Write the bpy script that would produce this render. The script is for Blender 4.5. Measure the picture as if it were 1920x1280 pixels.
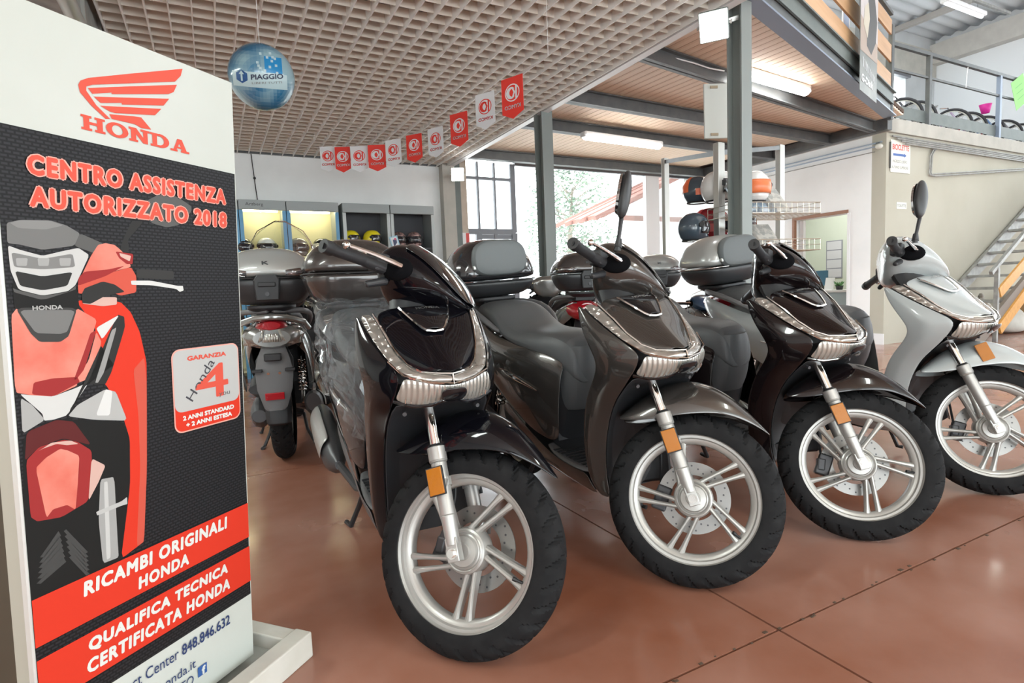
import bpy, math, random
from mathutils import Matrix, Vector
random.seed(7)
scene = bpy.context.scene
for o in list(bpy.data.objects): bpy.data.objects.remove(o)
COL = scene.collection
R_ = math.radians
# ---------------------------------------------------------------- camera
F = 1066.0; CX, CY = 960.0, 640.0; H = 0.989
d1 = Vector((397-CX, 570-CY, F)); d2 = Vector((3000-CX, 466-CY, F))
Yc = d1.normalized(); Xc = (d2-d2.dot(Yc)*Yc).normalized(); Zc = Xc.cross(Yc)
CM = Matrix(((Xc.x, Yc.x, Zc.x), (Xc.y, Yc.y, Zc.y), (Xc.z, Yc.z, Zc.z)))
right = CM.transposed() @ Vector((1,0,0)); down = CM.transposed() @ Vector((0,1,0)); fwd = CM.transposed() @ Vector((0,0,1))
cam = bpy.data.cameras.new('camera'); co = bpy.data.objects.new('camera', cam); COL.objects.link(co)
m = Matrix.Identity(4)
for i in range(3):
    m[i][0] = right[i]; m[i][1] = -down[i]; m[i][2] = -fwd[i]
m[2][3] = H
co.matrix_world = m
cam.sensor_width = 36.0; cam.lens = F*36.0/1920.0; cam.clip_start = 0.05; cam.clip_end = 300
scene.camera = co
# ---------------------------------------------------------------- view, world, light
vs = scene.view_settings
scene.display_settings.display_device = 'sRGB'
vs.view_transform = 'Standard'; vs.look = 'None'; vs.gamma = 1.0; vs.use_curve_mapping = False
vs.exposure = 0.36
w = bpy.data.worlds.new('sky'); scene.world = w; w.use_nodes = True
nt = w.node_tree; bg = nt.nodes['Background']
bg.inputs['Color'].default_value = (0.88, 0.96, 1.0, 1); bg.inputs['Strength'].default_value = 5.2
sun = bpy.data.lights.new('sun', 'SUN'); sun.energy = 5.0; sun.angle = R_(1.0); sun.color = (1, .95, .88)
so = bpy.data.objects.new('sun', sun); COL.objects.link(so); so.rotation_euler = (R_(50), R_(8), R_(20))
def area(name, loc, rot, sx, sy, power, color=(1,1,1)):
    l = bpy.data.lights.new(name, 'AREA'); l.shape = 'RECTANGLE'; l.size = sx; l.size_y = sy; l.energy = power; l.color = color
    o = bpy.data.objects.new(name, l); COL.objects.link(o); o.location = loc; o.rotation_euler = rot
    return o
# unseen area lights added to fill in the shop, mezzanine and upper hall
area('shopfront_fill', (2.0, -3.9, 1.9), (R_(90), 0, 0), 9.0, 2.6, 66, (.90, 1, .94))  # added area light in place of daylight from unseen shopfront windows
area('right_fill', (16.5, 0.5, 3.5), (R_(90), 0, R_(90)), 6.0, 4.0, 20, (.95, .99, 1))  # added area light, out of view, brightening from the right
area('upper_hall_fill', (12.0, 1.0, 7.0), (0, 0, 0), 7.0, 5.0, 12, (.95, .99, 1))  # added fill below the closed roof, no opening above it
area('shop_fill_a', (-1.6, 0.6, 2.93), (0, 0, R_(10)), 1.6, .22, 34, (.90, 1, .94))  # added out-of-view light, brightens the floor and bounces up to the grating
area('shop_fill_b', (1.7, -1.2, 2.93), (0, 0, R_(60)), 1.6, .22, 34, (.90, 1, .94))  # second added light behind the viewer, no fitting there
area('shop_fill_c', (-2.2, 4.6, 2.93), (0, 0, R_(90)), 2.4, .3, 80, (.90, 1, .94))  # added hidden light for the dim left side
area('mezzanine_fill', (5.0, 4.6, 6.6), (0, 0, 0), 4.0, 2.0, 90, (.95, .99, 1))  # added light above the mezzanine, unseen beneath the roof
# ---------------------------------------------------------------- pixel helpers (photo frame 1920x1280 -> room)
C0 = Vector((0, 0, H))
def ray(x, y): return CM.transposed() @ Vector(((x-CX)/F, (y-CY)/F, 1.0))
def on_z(x, y, z=0.0):
    r = ray(x, y); return C0 + r*((z-H)/r.z)
def on_y(x, y, Y):
    r = ray(x, y); return C0 + r*(Y/r.y)
def on_x(x, y, X):
    r = ray(x, y); return C0 + r*(X/r.x)
def at_d(x, y, d): return C0 + ray(x, y)*d
# ---------------------------------------------------------------- materials
MATS = {}
def mat(name, col=(.5,.5,.5), rough=.5, metal=0.0, coat=0.0, spec=.5, noise=None, bump=None, emit=None, alpha=None, trans=None, flake=None, sheen=None):
    if name in MATS: return MATS[name]
    M = bpy.data.materials.new(name); M.use_nodes = True; MATS[name] = M
    n = M.node_tree.nodes; L = M.node_tree.links; b = n['Principled BSDF']
    b.inputs['Base Color'].default_value = (*col, 1); b.inputs['Roughness'].default_value = rough
    b.inputs['Metallic'].default_value = metal; b.inputs['Coat Weight'].default_value = coat
    b.inputs['Coat Roughness'].default_value = .03; b.inputs['Specular IOR Level'].default_value = spec
    tc = None
    if noise or bump:
        tc = n.new('ShaderNodeTexCoord')
    if noise:
        sc, col2, lo, hi = noise[:4]
        t = n.new('ShaderNodeTexNoise'); t.inputs['Scale'].default_value = sc; t.inputs['Detail'].default_value = 6
        r = n.new('ShaderNodeValToRGB'); r.color_ramp.elements[0].position = lo; r.color_ramp.elements[1].position = hi
        r.color_ramp.elements[0].color = (*col, 1); r.color_ramp.elements[1].color = (*col2, 1)
        if len(noise) > 4:
            mp = n.new('ShaderNodeMapping'); mp.inputs['Scale'].default_value = noise[4]
            L.new(tc.outputs['Object'], mp.inputs[0]); L.new(mp.outputs[0], t.inputs['Vector'])
        else: L.new(tc.outputs['Object'], t.inputs['Vector'])
        L.new(t.outputs['Fac'], r.inputs[0]); L.new(r.outputs[0], b.inputs['Base Color'])
    if bump:
        t = n.new('ShaderNodeTexNoise'); t.inputs['Scale'].default_value = bump[0]; t.inputs['Detail'].default_value = 3
        L.new(tc.outputs['Object'], t.inputs['Vector'])
        bp = n.new('ShaderNodeBump'); bp.inputs['Strength'].default_value = bump[1]; bp.inputs['Distance'].default_value = bump[2] if len(bump) > 2 else .002
        L.new(t.outputs['Fac'], bp.inputs['Height']); L.new(bp.outputs[0], b.inputs['Normal'])
    if emit:
        b.inputs['Emission Color'].default_value = (*emit[0], 1); b.inputs['Emission Strength'].default_value = emit[1]
    if alpha is not None: b.inputs['Alpha'].default_value = alpha
    return M
def wave_metal(name, col, scale, strength, rough=.12, metal=.85, axis='X', mix=None):
    M = mat(name, col, rough, metal, 1.0); n = M.node_tree.nodes; L = M.node_tree.links
    tc = n.new('ShaderNodeTexCoord'); wv = n.new('ShaderNodeTexWave'); wv.inputs['Scale'].default_value = scale; wv.bands_direction = axis
    wv.inputs['Distortion'].default_value = 5.0 if mix else 0.0
    if mix: wv.wave_type = mix
    bp = n.new('ShaderNodeBump'); bp.inputs['Strength'].default_value = strength; bp.inputs['Distance'].default_value = .003
    L.new(tc.outputs['Object'], wv.inputs['Vector']); L.new(wv.outputs['Fac'], bp.inputs['Height']); L.new(bp.outputs[0], n['Principled BSDF'].inputs['Normal'])
    return M
def clear(name, tint=(1,1,1), mixf=.12, rough=.03, diffuse=None, edge=.6):
    if name in MATS: return MATS[name]
    M = bpy.data.materials.new(name); M.use_nodes = True; MATS[name] = M
    n = M.node_tree.nodes; L = M.node_tree.links; n.clear()
    out = n.new('ShaderNodeOutputMaterial'); t = n.new('ShaderNodeBsdfTransparent'); t.inputs[0].default_value = (*tint, 1)
    g = n.new('ShaderNodeBsdfGlossy'); g.inputs['Roughness'].default_value = rough
    fr = n.new('ShaderNodeLayerWeight'); fr.inputs[0].default_value = .35
    mt = n.new('ShaderNodeMath'); mt.operation = 'MULTIPLY_ADD'; mt.inputs[1].default_value = edge; mt.inputs[2].default_value = mixf
    L.new(fr.outputs['Fresnel'], mt.inputs[0])
    mx = n.new('ShaderNodeMixShader'); L.new(mt.outputs[0], mx.inputs[0]); L.new(t.outputs[0], mx.inputs[1]); L.new(g.outputs[0], mx.inputs[2])
    last = mx
    if diffuse:
        d = n.new('ShaderNodeBsdfDiffuse'); d.inputs[0].default_value = (*diffuse[0], 1)
        m2 = n.new('ShaderNodeMixShader'); m2.inputs[0].default_value = diffuse[1]
        L.new(mx.outputs[0], m2.inputs[1]); L.new(d.outputs[0], m2.inputs[2]); last = m2
    L.new(last.outputs[0], out.inputs[0])
    return M
# ---------------------------------------------------------------- geometry collector
def frame_from(p0, p1):
    a = (Vector(p1)-Vector(p0)); l = a.length; a = a.normalized() if l > 1e-9 else Vector((0,0,1))
    up = Vector((0,0,1)) if abs(a.z) < .95 else Vector((1,0,0))
    u = a.cross(up).normalized(); v = u.cross(a).normalized()
    return a, u, v, l
class G:
    def __init__(s): s.v = []; s.f = []
    def add(s, vs, fs):
        k = len(s.v); s.v += [tuple(q) for q in vs]; s.f += [tuple(i+k for i in f) for f in fs]; return s
    def box(s, c, d, M=None):
        x, y, z = d[0]/2, d[1]/2, d[2]/2
        vs = [Vector((sx*x, sy*y, sz*z)) for sz in (-1,1) for sy in (-1,1) for sx in (-1,1)]
        if M is not None: vs = [M @ q for q in vs]
        vs = [q+Vector(c) for q in vs]
        return s.add(vs, [(0,2,3,1),(4,5,7,6),(0,1,5,4),(2,6,7,3),(0,4,6,2),(1,3,7,5)])
    def b2(s, a, b):  # box between two corners
        return s.box([(a[i]+b[i])/2 for i in range(3)], [abs(b[i]-a[i]) for i in range(3)])
    def bar(s, p0, p1, w, h, w2=None, h2=None):
        a, u, v, l = frame_from(p0, p1); p0 = Vector(p0); p1 = Vector(p1); w2 = w2 or w; h2 = h2 or h
        vs = [p0+u*sx*w/2+v*sy*h/2 for sx, sy in ((-1,-1),(1,-1),(1,1),(-1,1))]+[p1+u*sx*w2/2+v*sy*h2/2 for sx, sy in ((-1,-1),(1,-1),(1,1),(-1,1))]
        return s.add(vs, [(3,2,1,0),(4,5,6,7),(0,1,5,4),(1,2,6,5),(2,3,7,6),(3,0,4,7)])
    def cyl(s, p0, p1, r0, r1=None, n=16, caps=True):
        r1 = r0 if r1 is None else r1
        a, u, v, l = frame_from(p0, p1); p0 = Vector(p0); p1 = Vector(p1)
        vs = []
        for p, r in ((p0, r0), (p1, r1)):
            for i in range(n):
                t = 2*math.pi*i/n; vs.append(p+u*math.cos(t)*r+v*math.sin(t)*r)
        fs = [(i, (i+1) % n, n+(i+1) % n, n+i) for i in range(n)]
        if caps: fs += [tuple(range(n-1, -1, -1)), tuple(range(n, 2*n))]
        return s.add(vs, fs)
    def tube(s, path, r, n=8, closed=False):
        P = [Vector(p) for p in path]; m_ = len(P); vs = []; u = None
        for i, p in enumerate(P):
            a = (P[(i+1) % m_]-P[i-1]) if closed else (P[min(i+1, m_-1)]-P[max(i-1, 0)])
            a = a.normalized()
            if u is None:
                up = Vector((0,0,1)) if abs(a.z) < .95 else Vector((1,0,0)); u = a.cross(up).normalized()
            else: u = (u-a*u.dot(a)).normalized()
            v = a.cross(u); rr = r[i] if isinstance(r, (list, tuple)) else r
            for j in range(n):
                t = 2*math.pi*j/n; vs.append(p+u*math.cos(t)*rr+v*math.sin(t)*rr)
        fs = []
        for i in range(m_ if closed else m_-1):
            a0 = i*n; b0 = ((i+1) % m_)*n
            for j in range(n): fs.append((a0+j, a0+(j+1) % n, b0+(j+1) % n, b0+j))
        if not closed: fs += [tuple(range(n-1, -1, -1)), tuple(range((m_-1)*n, m_*n))]
        return s.add(vs, fs)
    def lathe(s, prof, c=(0,0,0), axis='z', n=32, closed=False):
        vs = []; k = len(prof)
        for i in range(n):
            t = 2*math.pi*i/n; ct, st = math.cos(t), math.sin(t)
            for r, z in prof:
                q = {'z': (r*ct, r*st, z), 'y': (r*ct, z, r*st), 'x': (z, r*ct, r*st)}[axis]
                vs.append((q[0]+c[0], q[1]+c[1], q[2]+c[2]))
        fs = []
        for i in range(n):
            a0 = i*k; b0 = ((i+1) % n)*k
            for j in range(k if closed else k-1):
                j2 = (j+1) % k; fs.append((a0+j, b0+j, b0+j2, a0+j2))
        return s.add(vs, fs)
    def ball(s, c, r, n=16, m_=10, M=None):
        rx, ry, rz = r if isinstance(r, (tuple, list)) else (r, r, r); vs = []
        for i in range(m_+1):
            p = math.pi*i/m_
            for j in range(n):
                t = 2*math.pi*j/n; q = Vector((rx*math.sin(p)*math.cos(t), ry*math.sin(p)*math.sin(t), rz*math.cos(p)))
                if M is not None: q = M @ q
                vs.append(q+Vector(c))
        fs = [(i*n+j, (i+1)*n+j, (i+1)*n+(j+1) % n, i*n+(j+1) % n) for i in range(m_) for j in range(n)]
        return s.add(vs, fs)
    def grid(s, rows, cu=False, cv=False):
        k = len(rows[0]); n = len(rows); vs = [p for r in rows for p in r]
        fs = [(i*k+j, i*k+(j+1) % k, ((i+1) % n)*k+(j+1) % k, ((i+1) % n)*k+j) for i in range(n if cv else n-1) for j in range(k if cu else k-1)]
        return s.add(vs, fs)
    def ring_loft(s, rings, caps=True):
        k = len(rings[0]); s0 = len(s.v); s.grid(rings, cu=True)
        if caps: s.f.append(tuple(s0+i for i in range(k-1, -1, -1))); s.f.append(tuple(s0+(len(rings)-1)*k+i for i in range(k)))
        return s
    def prism(s, poly, o, ux, uy, th):
        o, ux, uy = Vector(o), Vector(ux), Vector(uy); nn = ux.cross(uy).normalized()*th
        k = len(poly); a = [o+ux*x+uy*y for x, y in poly]; b = [q+nn for q in a]
        return s.add(a+b, [tuple(range(k-1, -1, -1)), tuple(range(k, 2*k))]+[(i, (i+1) % k, k+(i+1) % k, k+i) for i in range(k)])
    def mesh(s, name, smooth=True, ang=35):
        me = bpy.data.meshes.new(name); me.from_pydata(s.v, [], s.f); me.validate(); me.update()
        if smooth:
            me.shade_smooth()
            try: me.set_sharp_from_angle(angle=R_(ang))
            except Exception: pass
        return me
    def build(s, name, material, parent=None, smooth=True, bevel=0, sub=0, solid=0, M=None, ang=35, **props):
        return link(name, s.mesh(name, smooth, ang), material, parent, bevel, sub, solid, M, **props)
def link(name, me, material, parent=None, bevel=0, sub=0, solid=0, M=None, shared=False, **props):
    o = bpy.data.objects.new(name, me); COL.objects.link(o)
    if not me.materials: me.materials.append(material)
    if me.materials[0] is not material:
        o.material_slots[0].link = 'OBJECT'; o.material_slots[0].material = material
    if parent is not None: o.parent = parent
    if M is not None: o.matrix_local = M
    if solid:
        q = o.modifiers.new('s', 'SOLIDIFY'); q.thickness = solid; q.offset = -1
    if bevel:
        q = o.modifiers.new('b', 'BEVEL'); q.width = bevel; q.segments = 2; q.limit_method = 'ANGLE'
    if sub:
        q = o.modifiers.new('u', 'SUBSURF'); q.levels = sub; q.render_levels = sub
    for k, v in props.items(): o[k] = v
    return o
def thing(name, label, cat, loc=(0,0,0), M=None, group=None):
    o = bpy.data.objects.new(name, None); COL.objects.link(o); o.empty_display_size = .1
    if M is not None: o.matrix_world = M
    else: o.location = loc
    o['label'] = label; o['category'] = cat
    if group: o['group'] = group
    return o
def struct(g, name, material, parent=None, **k):
    if parent is None: k['kind'] = 'structure'
    return g.build(name, material, parent, **k)
def basis(o, x, y, z):
    m = Matrix.Identity(4)
    for i in range(3): m[i][0] = x[i]; m[i][1] = y[i]; m[i][2] = z[i]; m[i][3] = o[i]
    return m
_font = {}
def text(name, body, material, parent, x0, y0, wd, ht, M=None, bold=0.0, shear=0.0, th=.0006, post=None, spc=1.0):
    """flat lettering: lower left corner x0,y0, box wd x ht in the local XZ plane (y = thickness); bold = heavier strokes"""
    c = bpy.data.curves.new(name, 'FONT'); c.body = body; c.shear = shear; c.space_character = spc; c.resolution_u = 3; c.align_x = 'LEFT'
    t = bpy.data.objects.new('t', c); COL.objects.link(t)
    dg = bpy.context.evaluated_depsgraph_get(); me = bpy.data.meshes.new_from_object(t.evaluated_get(dg))
    bpy.data.objects.remove(t); bpy.data.curves.remove(c)
    vs = [v.co.copy() for v in me.vertices]; fs = [tuple(q.vertices) for q in me.polygons]; bpy.data.meshes.remove(me)
    if not vs: return None
    xa = min(v.x for v in vs); xb = max(v.x for v in vs); ya = min(v.y for v in vs); yb = max(v.y for v in vs)
    f = bold*2.4*ht; g = G()
    for k in (range(8) if f else [0]):
        dx, dy = (f*math.cos(k*math.pi/4), f*math.sin(k*math.pi/4)) if f else (0, 0)
        q = []
        for v in vs:
            a = (v.x-xa)/(xb-xa)*(wd-2*f)+x0+f+dx; b = (v.y-ya)/(yb-ya)*(ht-2*f)+y0+f+dy
            q.append(post(a, b) if post else (a, -th-k*.00002, b))
        g.add(q, fs)
    return link(name, g.mesh(name, False), material, parent, M=M)
# ================================================================ MATERIALS
floor_m = mat('floor_resin', (.25,.092,.052), .2, spec=.5, noise=(1.1, (.41,.225,.175), .34, .70), bump=(35, .05))
def floor_tune():
    M = floor_m; n = M.node_tree.nodes; L = M.node_tree.links; b = n['Principled BSDF']
    tc = n.new('ShaderNodeTexCoord'); t = n.new('ShaderNodeTexNoise'); t.inputs['Scale'].default_value = 2.2; t.inputs['Detail'].default_value = 8
    mr = n.new('ShaderNodeMapRange'); mr.inputs[1].default_value = .35; mr.inputs[2].default_value = .7; mr.inputs[3].default_value = .13; mr.inputs[4].default_value = .3
    L.new(tc.outputs['Object'], t.inputs['Vector']); L.new(t.outputs['Fac'], mr.inputs[0]); L.new(mr.outputs[0], b.inputs['Roughness'])
floor_tune()
joint_m = mat('joint_filler', (.09,.055,.035), .9)
white_wall = mat('white_plaster', (.88,.89,.88), .85, noise=(2.0, (.80,.81,.80), .4, .8), bump=(60, .15))
grey_wall = mat('grey_plaster', (.66,.67,.66), .85, noise=(1.5, (.58,.59,.58), .4, .8), bump=(50, .15))
cream_wall = mat('cream_plaster', (.50,.48,.40), .85, noise=(1.2, (.43,.41,.33), .4, .85), bump=(50, .2))
green_wall = mat('pale_green_wall', (.62,.68,.58), .8)
concrete = mat('concrete', (.42,.41,.37), .85, noise=(4, (.52,.50,.45), .3, .7), bump=(30, .4))
slat_m = mat('white_slat', (.92,.91,.88), .5)
slat_t = mat('tan_slat', (.82,.76,.68), .6)
wood_m = mat('pine_plank', (.88,.71,.54), .5, noise=(3.0, (.74,.51,.36), .45, .75, (9, .7, 9)))
wood_warm = mat('tan_plank', (.62,.47,.34), .6, noise=(3.0, (.48,.33,.22), .45, .75, (9, .7, 9)))
steel = mat('dark_steel', (.10,.11,.115), .45, .3, noise=(8, (.14,.145,.145), .3, .7))
steel_g = mat('green_grey_steel', (.12,.14,.135), .5, .2, noise=(8, (.15,.17,.16), .3, .7))
steel_b = mat('blue_grey_steel', (.22,.26,.33), .4, .5)
alu = mat('aluminium', (.55,.55,.52), .35, .7)
galv = mat('galvanised', (.26,.26,.25), .5, .4, noise=(12, (.40,.40,.38), .3, .7))
black_p = mat('black_plastic', (.018,.018,.02), .45)
white_p = mat('white_plastic', (.8,.8,.8), .35)
lamp_on = mat('lamp_glow', (1,1,1), .5, emit=((1, .99, .95), 15.0))
lamp_hot = mat('floodlight_glow', (1,1,1), .5, emit=((1, 1, 1), 25.0))
glass = clear('window_glass', (1,1,1), .02)
# ================================================================ SETTING
fl = G(); fl.b2((-5,-4.5,-.05), (19,8.6,-.012)); flo = struct(fl, 'floor', joint_m)
xs = [-6.64,-2.64,1.36,5.36,9.36,13.36,19.0]; ys = [-4.5,-1.47,1.03,3.53,6.03,8.6]
for i in range(6):
    for j in range(5):
        G().b2((xs[i]+.004, ys[j]+.004, -.012), (xs[i+1]-.004, ys[j+1]-.004, 0)).build('slab', floor_m, flo, smooth=False)
# chips along the saw cut
g = G()
for k in range(90):
    x = random.uniform(.2, 5.2); s = random.uniform(.003,.012)
    g.box((x, 1.03+random.uniform(-.012,.012), .001), (s*1.6, s, .002))
g.build('joint_crumbs', joint_m, flo, kind='stuff')
# walls
struct(G().b2((-4.6,8.55,0), (3.3,8.75,3.5)), 'wall_back', white_wall)
struct(G().b2((-4.8,-4.5,0), (-4.6,8.75,3.5)), 'wall_left', grey_wall)
wf = G()
for a, b in (((-4.8,-4.7,0),(19,-4.5,.35)), ((-4.8,-4.7,2.6),(19,-4.5,7.4))): wf.b2(a, b)
for x in (-4.8,-1,3,7,11,15): wf.b2((x,-4.7,.35), (x+.5,-4.5,3.0))
struct(wf, 'wall_front', grey_wall)
wq = G(); wq.b2((18.8,-4.5,0),(19,4.9,1.0)).b2((18.8,-4.5,3.2),(19,4.9,4.2)).b2((18.8,-4.5,6.8),(19,4.9,7.4)).b2((18.8,-1.8,4.2),(19,1.8,6.8)).b2((18.8,-4.5,1.0),(19,-2,3.2)).b2((18.8,2.5,1.0),(19,4.9,3.2)); wq.b2((17.8,4.85,0),(19,5.05,7.4)); struct(wq, 'wall_right', grey_wall)
XW = 8.71; YC = 4.85
wr = G()
wr.b2((XW,5.05,0), (XW+.2,5.39,3.05)); wr.b2((XW,6.32,0), (XW+.2,8.6,3.05)); wr.b2((XW,5.39,1.99), (XW+.2,6.32,3.05))
struct(wr, 'wall_office', white_wall)
struct(G().b2((XW,YC,0), (17.8,YC+.2,3.05)), 'wall_stairs', cream_wall)
struct(G().b2((XW-.015,4.84,0), (XW,5.39,.16)).b2((XW-.015,6.4,0),(XW,8.5,.16)), 'baseboard_office', white_p)
struct(G().b2((XW-.05,YC-.05,3.05), (17.9,8.75,3.24)), 'slab_upper_floor', concrete)
struct(G().b2((11.3,5.06,0), (11.4,8.55,3.04)), 'wall_office_back', green_wall)
struct(G().b2((XW+.1,8.55,0), (11.4,8.75,3.04)), 'wall_office_side', green_wall)
# door opening trim
wood_trim = mat('brown_door_trim', (.30,.15,.09), .45)
dr = thing('door_1', '', '', (XW-.012, 5.86, 0)); del dr['label']; del dr['category']; dr['kind'] = 'structure'
G().b2((-.01,-.47,1.99), (.05,.47,2.04)).build('lintel', wood_trim, dr, smooth=False)
G().b2((-.01,.43,0), (.05,.47,1.99)).build('jamb', wood_trim, dr, smooth=False)
G().b2((-.01,-.50,0), (.05,-.465,1.99)).build('jamb', white_p, dr, smooth=False)
G().b2((.14,.37,0), (.2,.44,1.98)).build('inner_jamb', white_p, dr, smooth=False)
# ceiling grating: egg-crate of slats
cg = bpy.data.objects.new('ceiling', None); COL.objects.link(cg); cg['kind'] = 'structure'
sx_ = G().b2((-.0042, -.6, -.014), (.0042, 8.55, .075)).mesh('slat', False)
sy_ = G().b2((-.53, -.004, .012), (3.44, .004, .075)).mesh('slat', False)
for k in range(29):
    o = link('slat', sx_, slat_m, cg); o.location = (-.53+k*.14, 0, 2.99)  # long slats painted brighter than the cross slats, for their lit edges
for k in range(65):
    o = link('slat', sy_, slat_t, cg); o.location = (0, 8.48-k*.14, 2.99)
G().b2((3.42,-.6,2.975), (3.50,8.55,3.06)).build('edge_trim', white_p, cg, smooth=False)
G().b2((-.53,8.50,2.985), (3.42,8.55,3.06)).build('edge_trim', steel, cg, smooth=False)
for yy in (3.05, 4.35, 5.65, 6.95): G().b2((-.5,yy,3.075), (3.45,yy+.06,3.2)).build('joist', steel, cg, smooth=False)
# plank ceiling
cp = bpy.data.objects.new('ceiling.001', None); COL.objects.link(cp); cp['kind'] = 'structure'
pm = G().b2((-.0508, 0, 0), (.0508, 1, .018)).mesh('plank', False)
def plank(x, y0, y1, mt_, ang=0):
    o = link('plank', pm, mt_, cp); o.location = (x, y0, 3.215); o.scale = (1, y1-y0, 1); o.rotation_euler = (0,0,ang)
k = 0
while -.6+k*.11 < 3.6: plank(-.6+k*.11, -1.0, 8.55, wood_warm); k += 1
GA = Vector((3.64,3.02)); GB = Vector((7.95,4.39)); GT = (GB-GA).normalized(); GN = Vector((GT.y,-GT.x))
ang = R_(5)
for k in range(53):
    x1 = 3.2+k*.11   # x at the back wall (y = 8.5)
    # direction (-sin, cos); find y where line meets the girder
    dx, dy = -math.sin(ang), math.cos(ang)
    # point = (x1,8.5) - s*(dx,dy)
    rel = Vector((x1, 8.5))-GA; s = (rel.x*GN.x+rel.y*GN.y)/(dx*GN.x+dy*GN.y)
    if s <= 0: continue
    xs_, ys_ = x1-s*dx, 8.5-s*dy
    if xs_ > 8.62: continue
    o = link('plank', pm, wood_m, cp); o.location = (xs_, ys_, 3.215); o.scale = (1, s, 1); o.rotation_euler = (0,0,ang)
struct(G().b2((-4.8,-4.5,3.24), (3.6,8.75,3.3)), 'ceiling.002', wood_warm)
dk = G(); dk.prism([(3.6,2.98),(8.7,4.62),(8.7,8.7),(3.6,8.7)], (0,0,3.245), (1,0,0), (0,1,0), .05); struct(dk, 'ceiling.003', mat('dark_gap', (.10,.06,.04), .9))
struct(G().b2((-4.7,-4.5,3.2),(-.62,8.55,3.235)), 'ceiling.004', slat_m)
# steel beams under the mezzanine
def ibeam(name, a, b, z0, z1, wd, m1=steel, fl_=.012, kind=True):
    g = G(); a = Vector(a); b = Vector(b)
    A = lambda p, z: (p[0], p[1], z)
    g.bar(A(a, z0+fl_/2), A(b, z0+fl_/2), wd, fl_); g.bar(A(a, z1-fl_/2), A(b, z1-fl_/2), wd, fl_); g.bar(A(a, (z0+z1)/2), A(b, (z0+z1)/2), .012, z1-z0)
    return struct(g, name, m1, smooth=False)
b1a, b1b = (3.52,4.15), (8.5,4.93)
for i, (a, b) in enumerate([((3.5,8.14),(8.7,8.14)), ((3.5,6.42),(8.6,6.62)), ((3.5,5.40),(8.6,5.62)), (b1a,b1b)]):
    ibeam('beam', a, b, 3.05, 3.20, .10)
struct(G().b2((8.55,4.75,3.05), (8.66,8.5,3.21)), 'beam', steel, smooth=False)
gi = thing('mezzanine_girder', '', '', (0,0,0)); del gi['label']; del gi['category']; gi['kind'] = 'structure'; gi.name = 'beam'
P3 = lambda t, off, z: (GA.x+GT.x*t+GN.x*off, GA.y+GT.y*t+GN.y*off, z)
LG = (GB-GA).length
G().bar(P3(-.3,0,3.06), P3(LG,0,3.06), .14, .016).build('lower_flange', steel_b, gi, smooth=False)
G().bar(P3(-.3,0,3.34), P3(LG,0,3.34), .14, .016).build('upper_flange', steel_g, gi, smooth=False)
G().bar(P3(-.3,0,3.14), P3(LG,0,3.14), .02, .15).build('web', steel, gi, smooth=False)
G().bar(P3(-.3,.03,3.27), P3(LG,.03,3.27), .02, .13).build('edge_plate', steel_g, gi, smooth=False)
G().bar(P3(LG+.02,0,3.02), P3(LG+.02,0,4.2), .05, .05).build('end_post', steel, gi, smooth=False)
# plank railing on the girder
rl = thing('plank_railing', 'tan wooden plank railing with dark steel handrail along the mezzanine edge', 'railing', P3(0,.0,3.35))
rl.rotation_euler = (0,0,math.atan2(GT.y,GT.x))
tan_board = mat('tan_board', (.55,.33,.18), .5, noise=(2, (.42,.24,.12), .4, .75, (.5, 6, 6)))
for z0, z1 in ((.02,.24), (.38,.59), (.72,.90)):
    G().b2((-.3,-.01,z0), (LG-.02,.015,z1)).build('board', tan_board, rl, smooth=False, bevel=.003)
G().b2((-.3,-.02,.96),(LG,.02,1.0)).build('handrail', steel, rl, smooth=False)
for t in (.2, 1.7, 3.1): G().b2((t,.02,0),(t+.04,.06,.97)).build('post', steel, rl, smooth=False)
# cables along the beams
def cable(px, z, lab):
    P_ = [on_z(x, y, z) for x, y in px]; o = G().tube(P_, .007, 6).build('cable', white_p); o['label'] = lab; o['category'] = 'cable'
cable([(1222,100),(1262,108),(1300,118),(1330,128),(1358,133)], 3.16, 'pale cable clipped along the nearest beam towards the post')
cable([(985,240),(1022,246),(1060,251),(1090,252),(1114,248)], 3.06, 'pale cable looping along the second beam to the lit lamp')
# steel posts
def hpost(name, x, y, z, lab, s=.14, m1=steel_g, rot=0):
    t = thing(name, lab, 'post', (x,y,0)); t.rotation_euler = (0,0,rot)
    G().box((0,0,z/2), (.012, s*.9, z)).build('web', m1, t, smooth=False)
    for q in (-1,1): G().box((0,q*s*.45,z/2), (s,.012,z)).build('flange', m1, t, smooth=False)
    G().box((0,0,.006), (s*1.6,s*1.6,.012)).build('base_plate', steel, t, smooth=False)
    return t
def sqpost(name, x, y, z, lab, s=.13, m1=steel_g, m2=None, rot=0):
    t = thing(name, lab, 'post', (x,y,0)); t.rotation_euler = (0,0,rot)
    G().box((0,0,z/2), (s,s,z)).build('shaft', m1, t, smooth=False, bevel=.006)
    G().box((s*.18,-s*.5-.002,z/2), (.004,.004,z)).build('seam', steel, t, smooth=False)
    G().box((0,0,.006), (s*1.6,s*1.6,.012)).build('base_plate', steel, t, smooth=False)
    return t
post_m = mat('post_paint', (.23,.255,.245), .45, .1)
hpost('steel_post', 3.62, 3.08, 3.05, 'grey steel post carrying the floodlight beside the white topcase', .125, post_m, R_(6))
hpost('steel_post', 3.47, 5.66, 3.0, 'grey steel post before the window wall at the edge of the grid ceiling', .15, post_m, R_(6))
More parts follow.
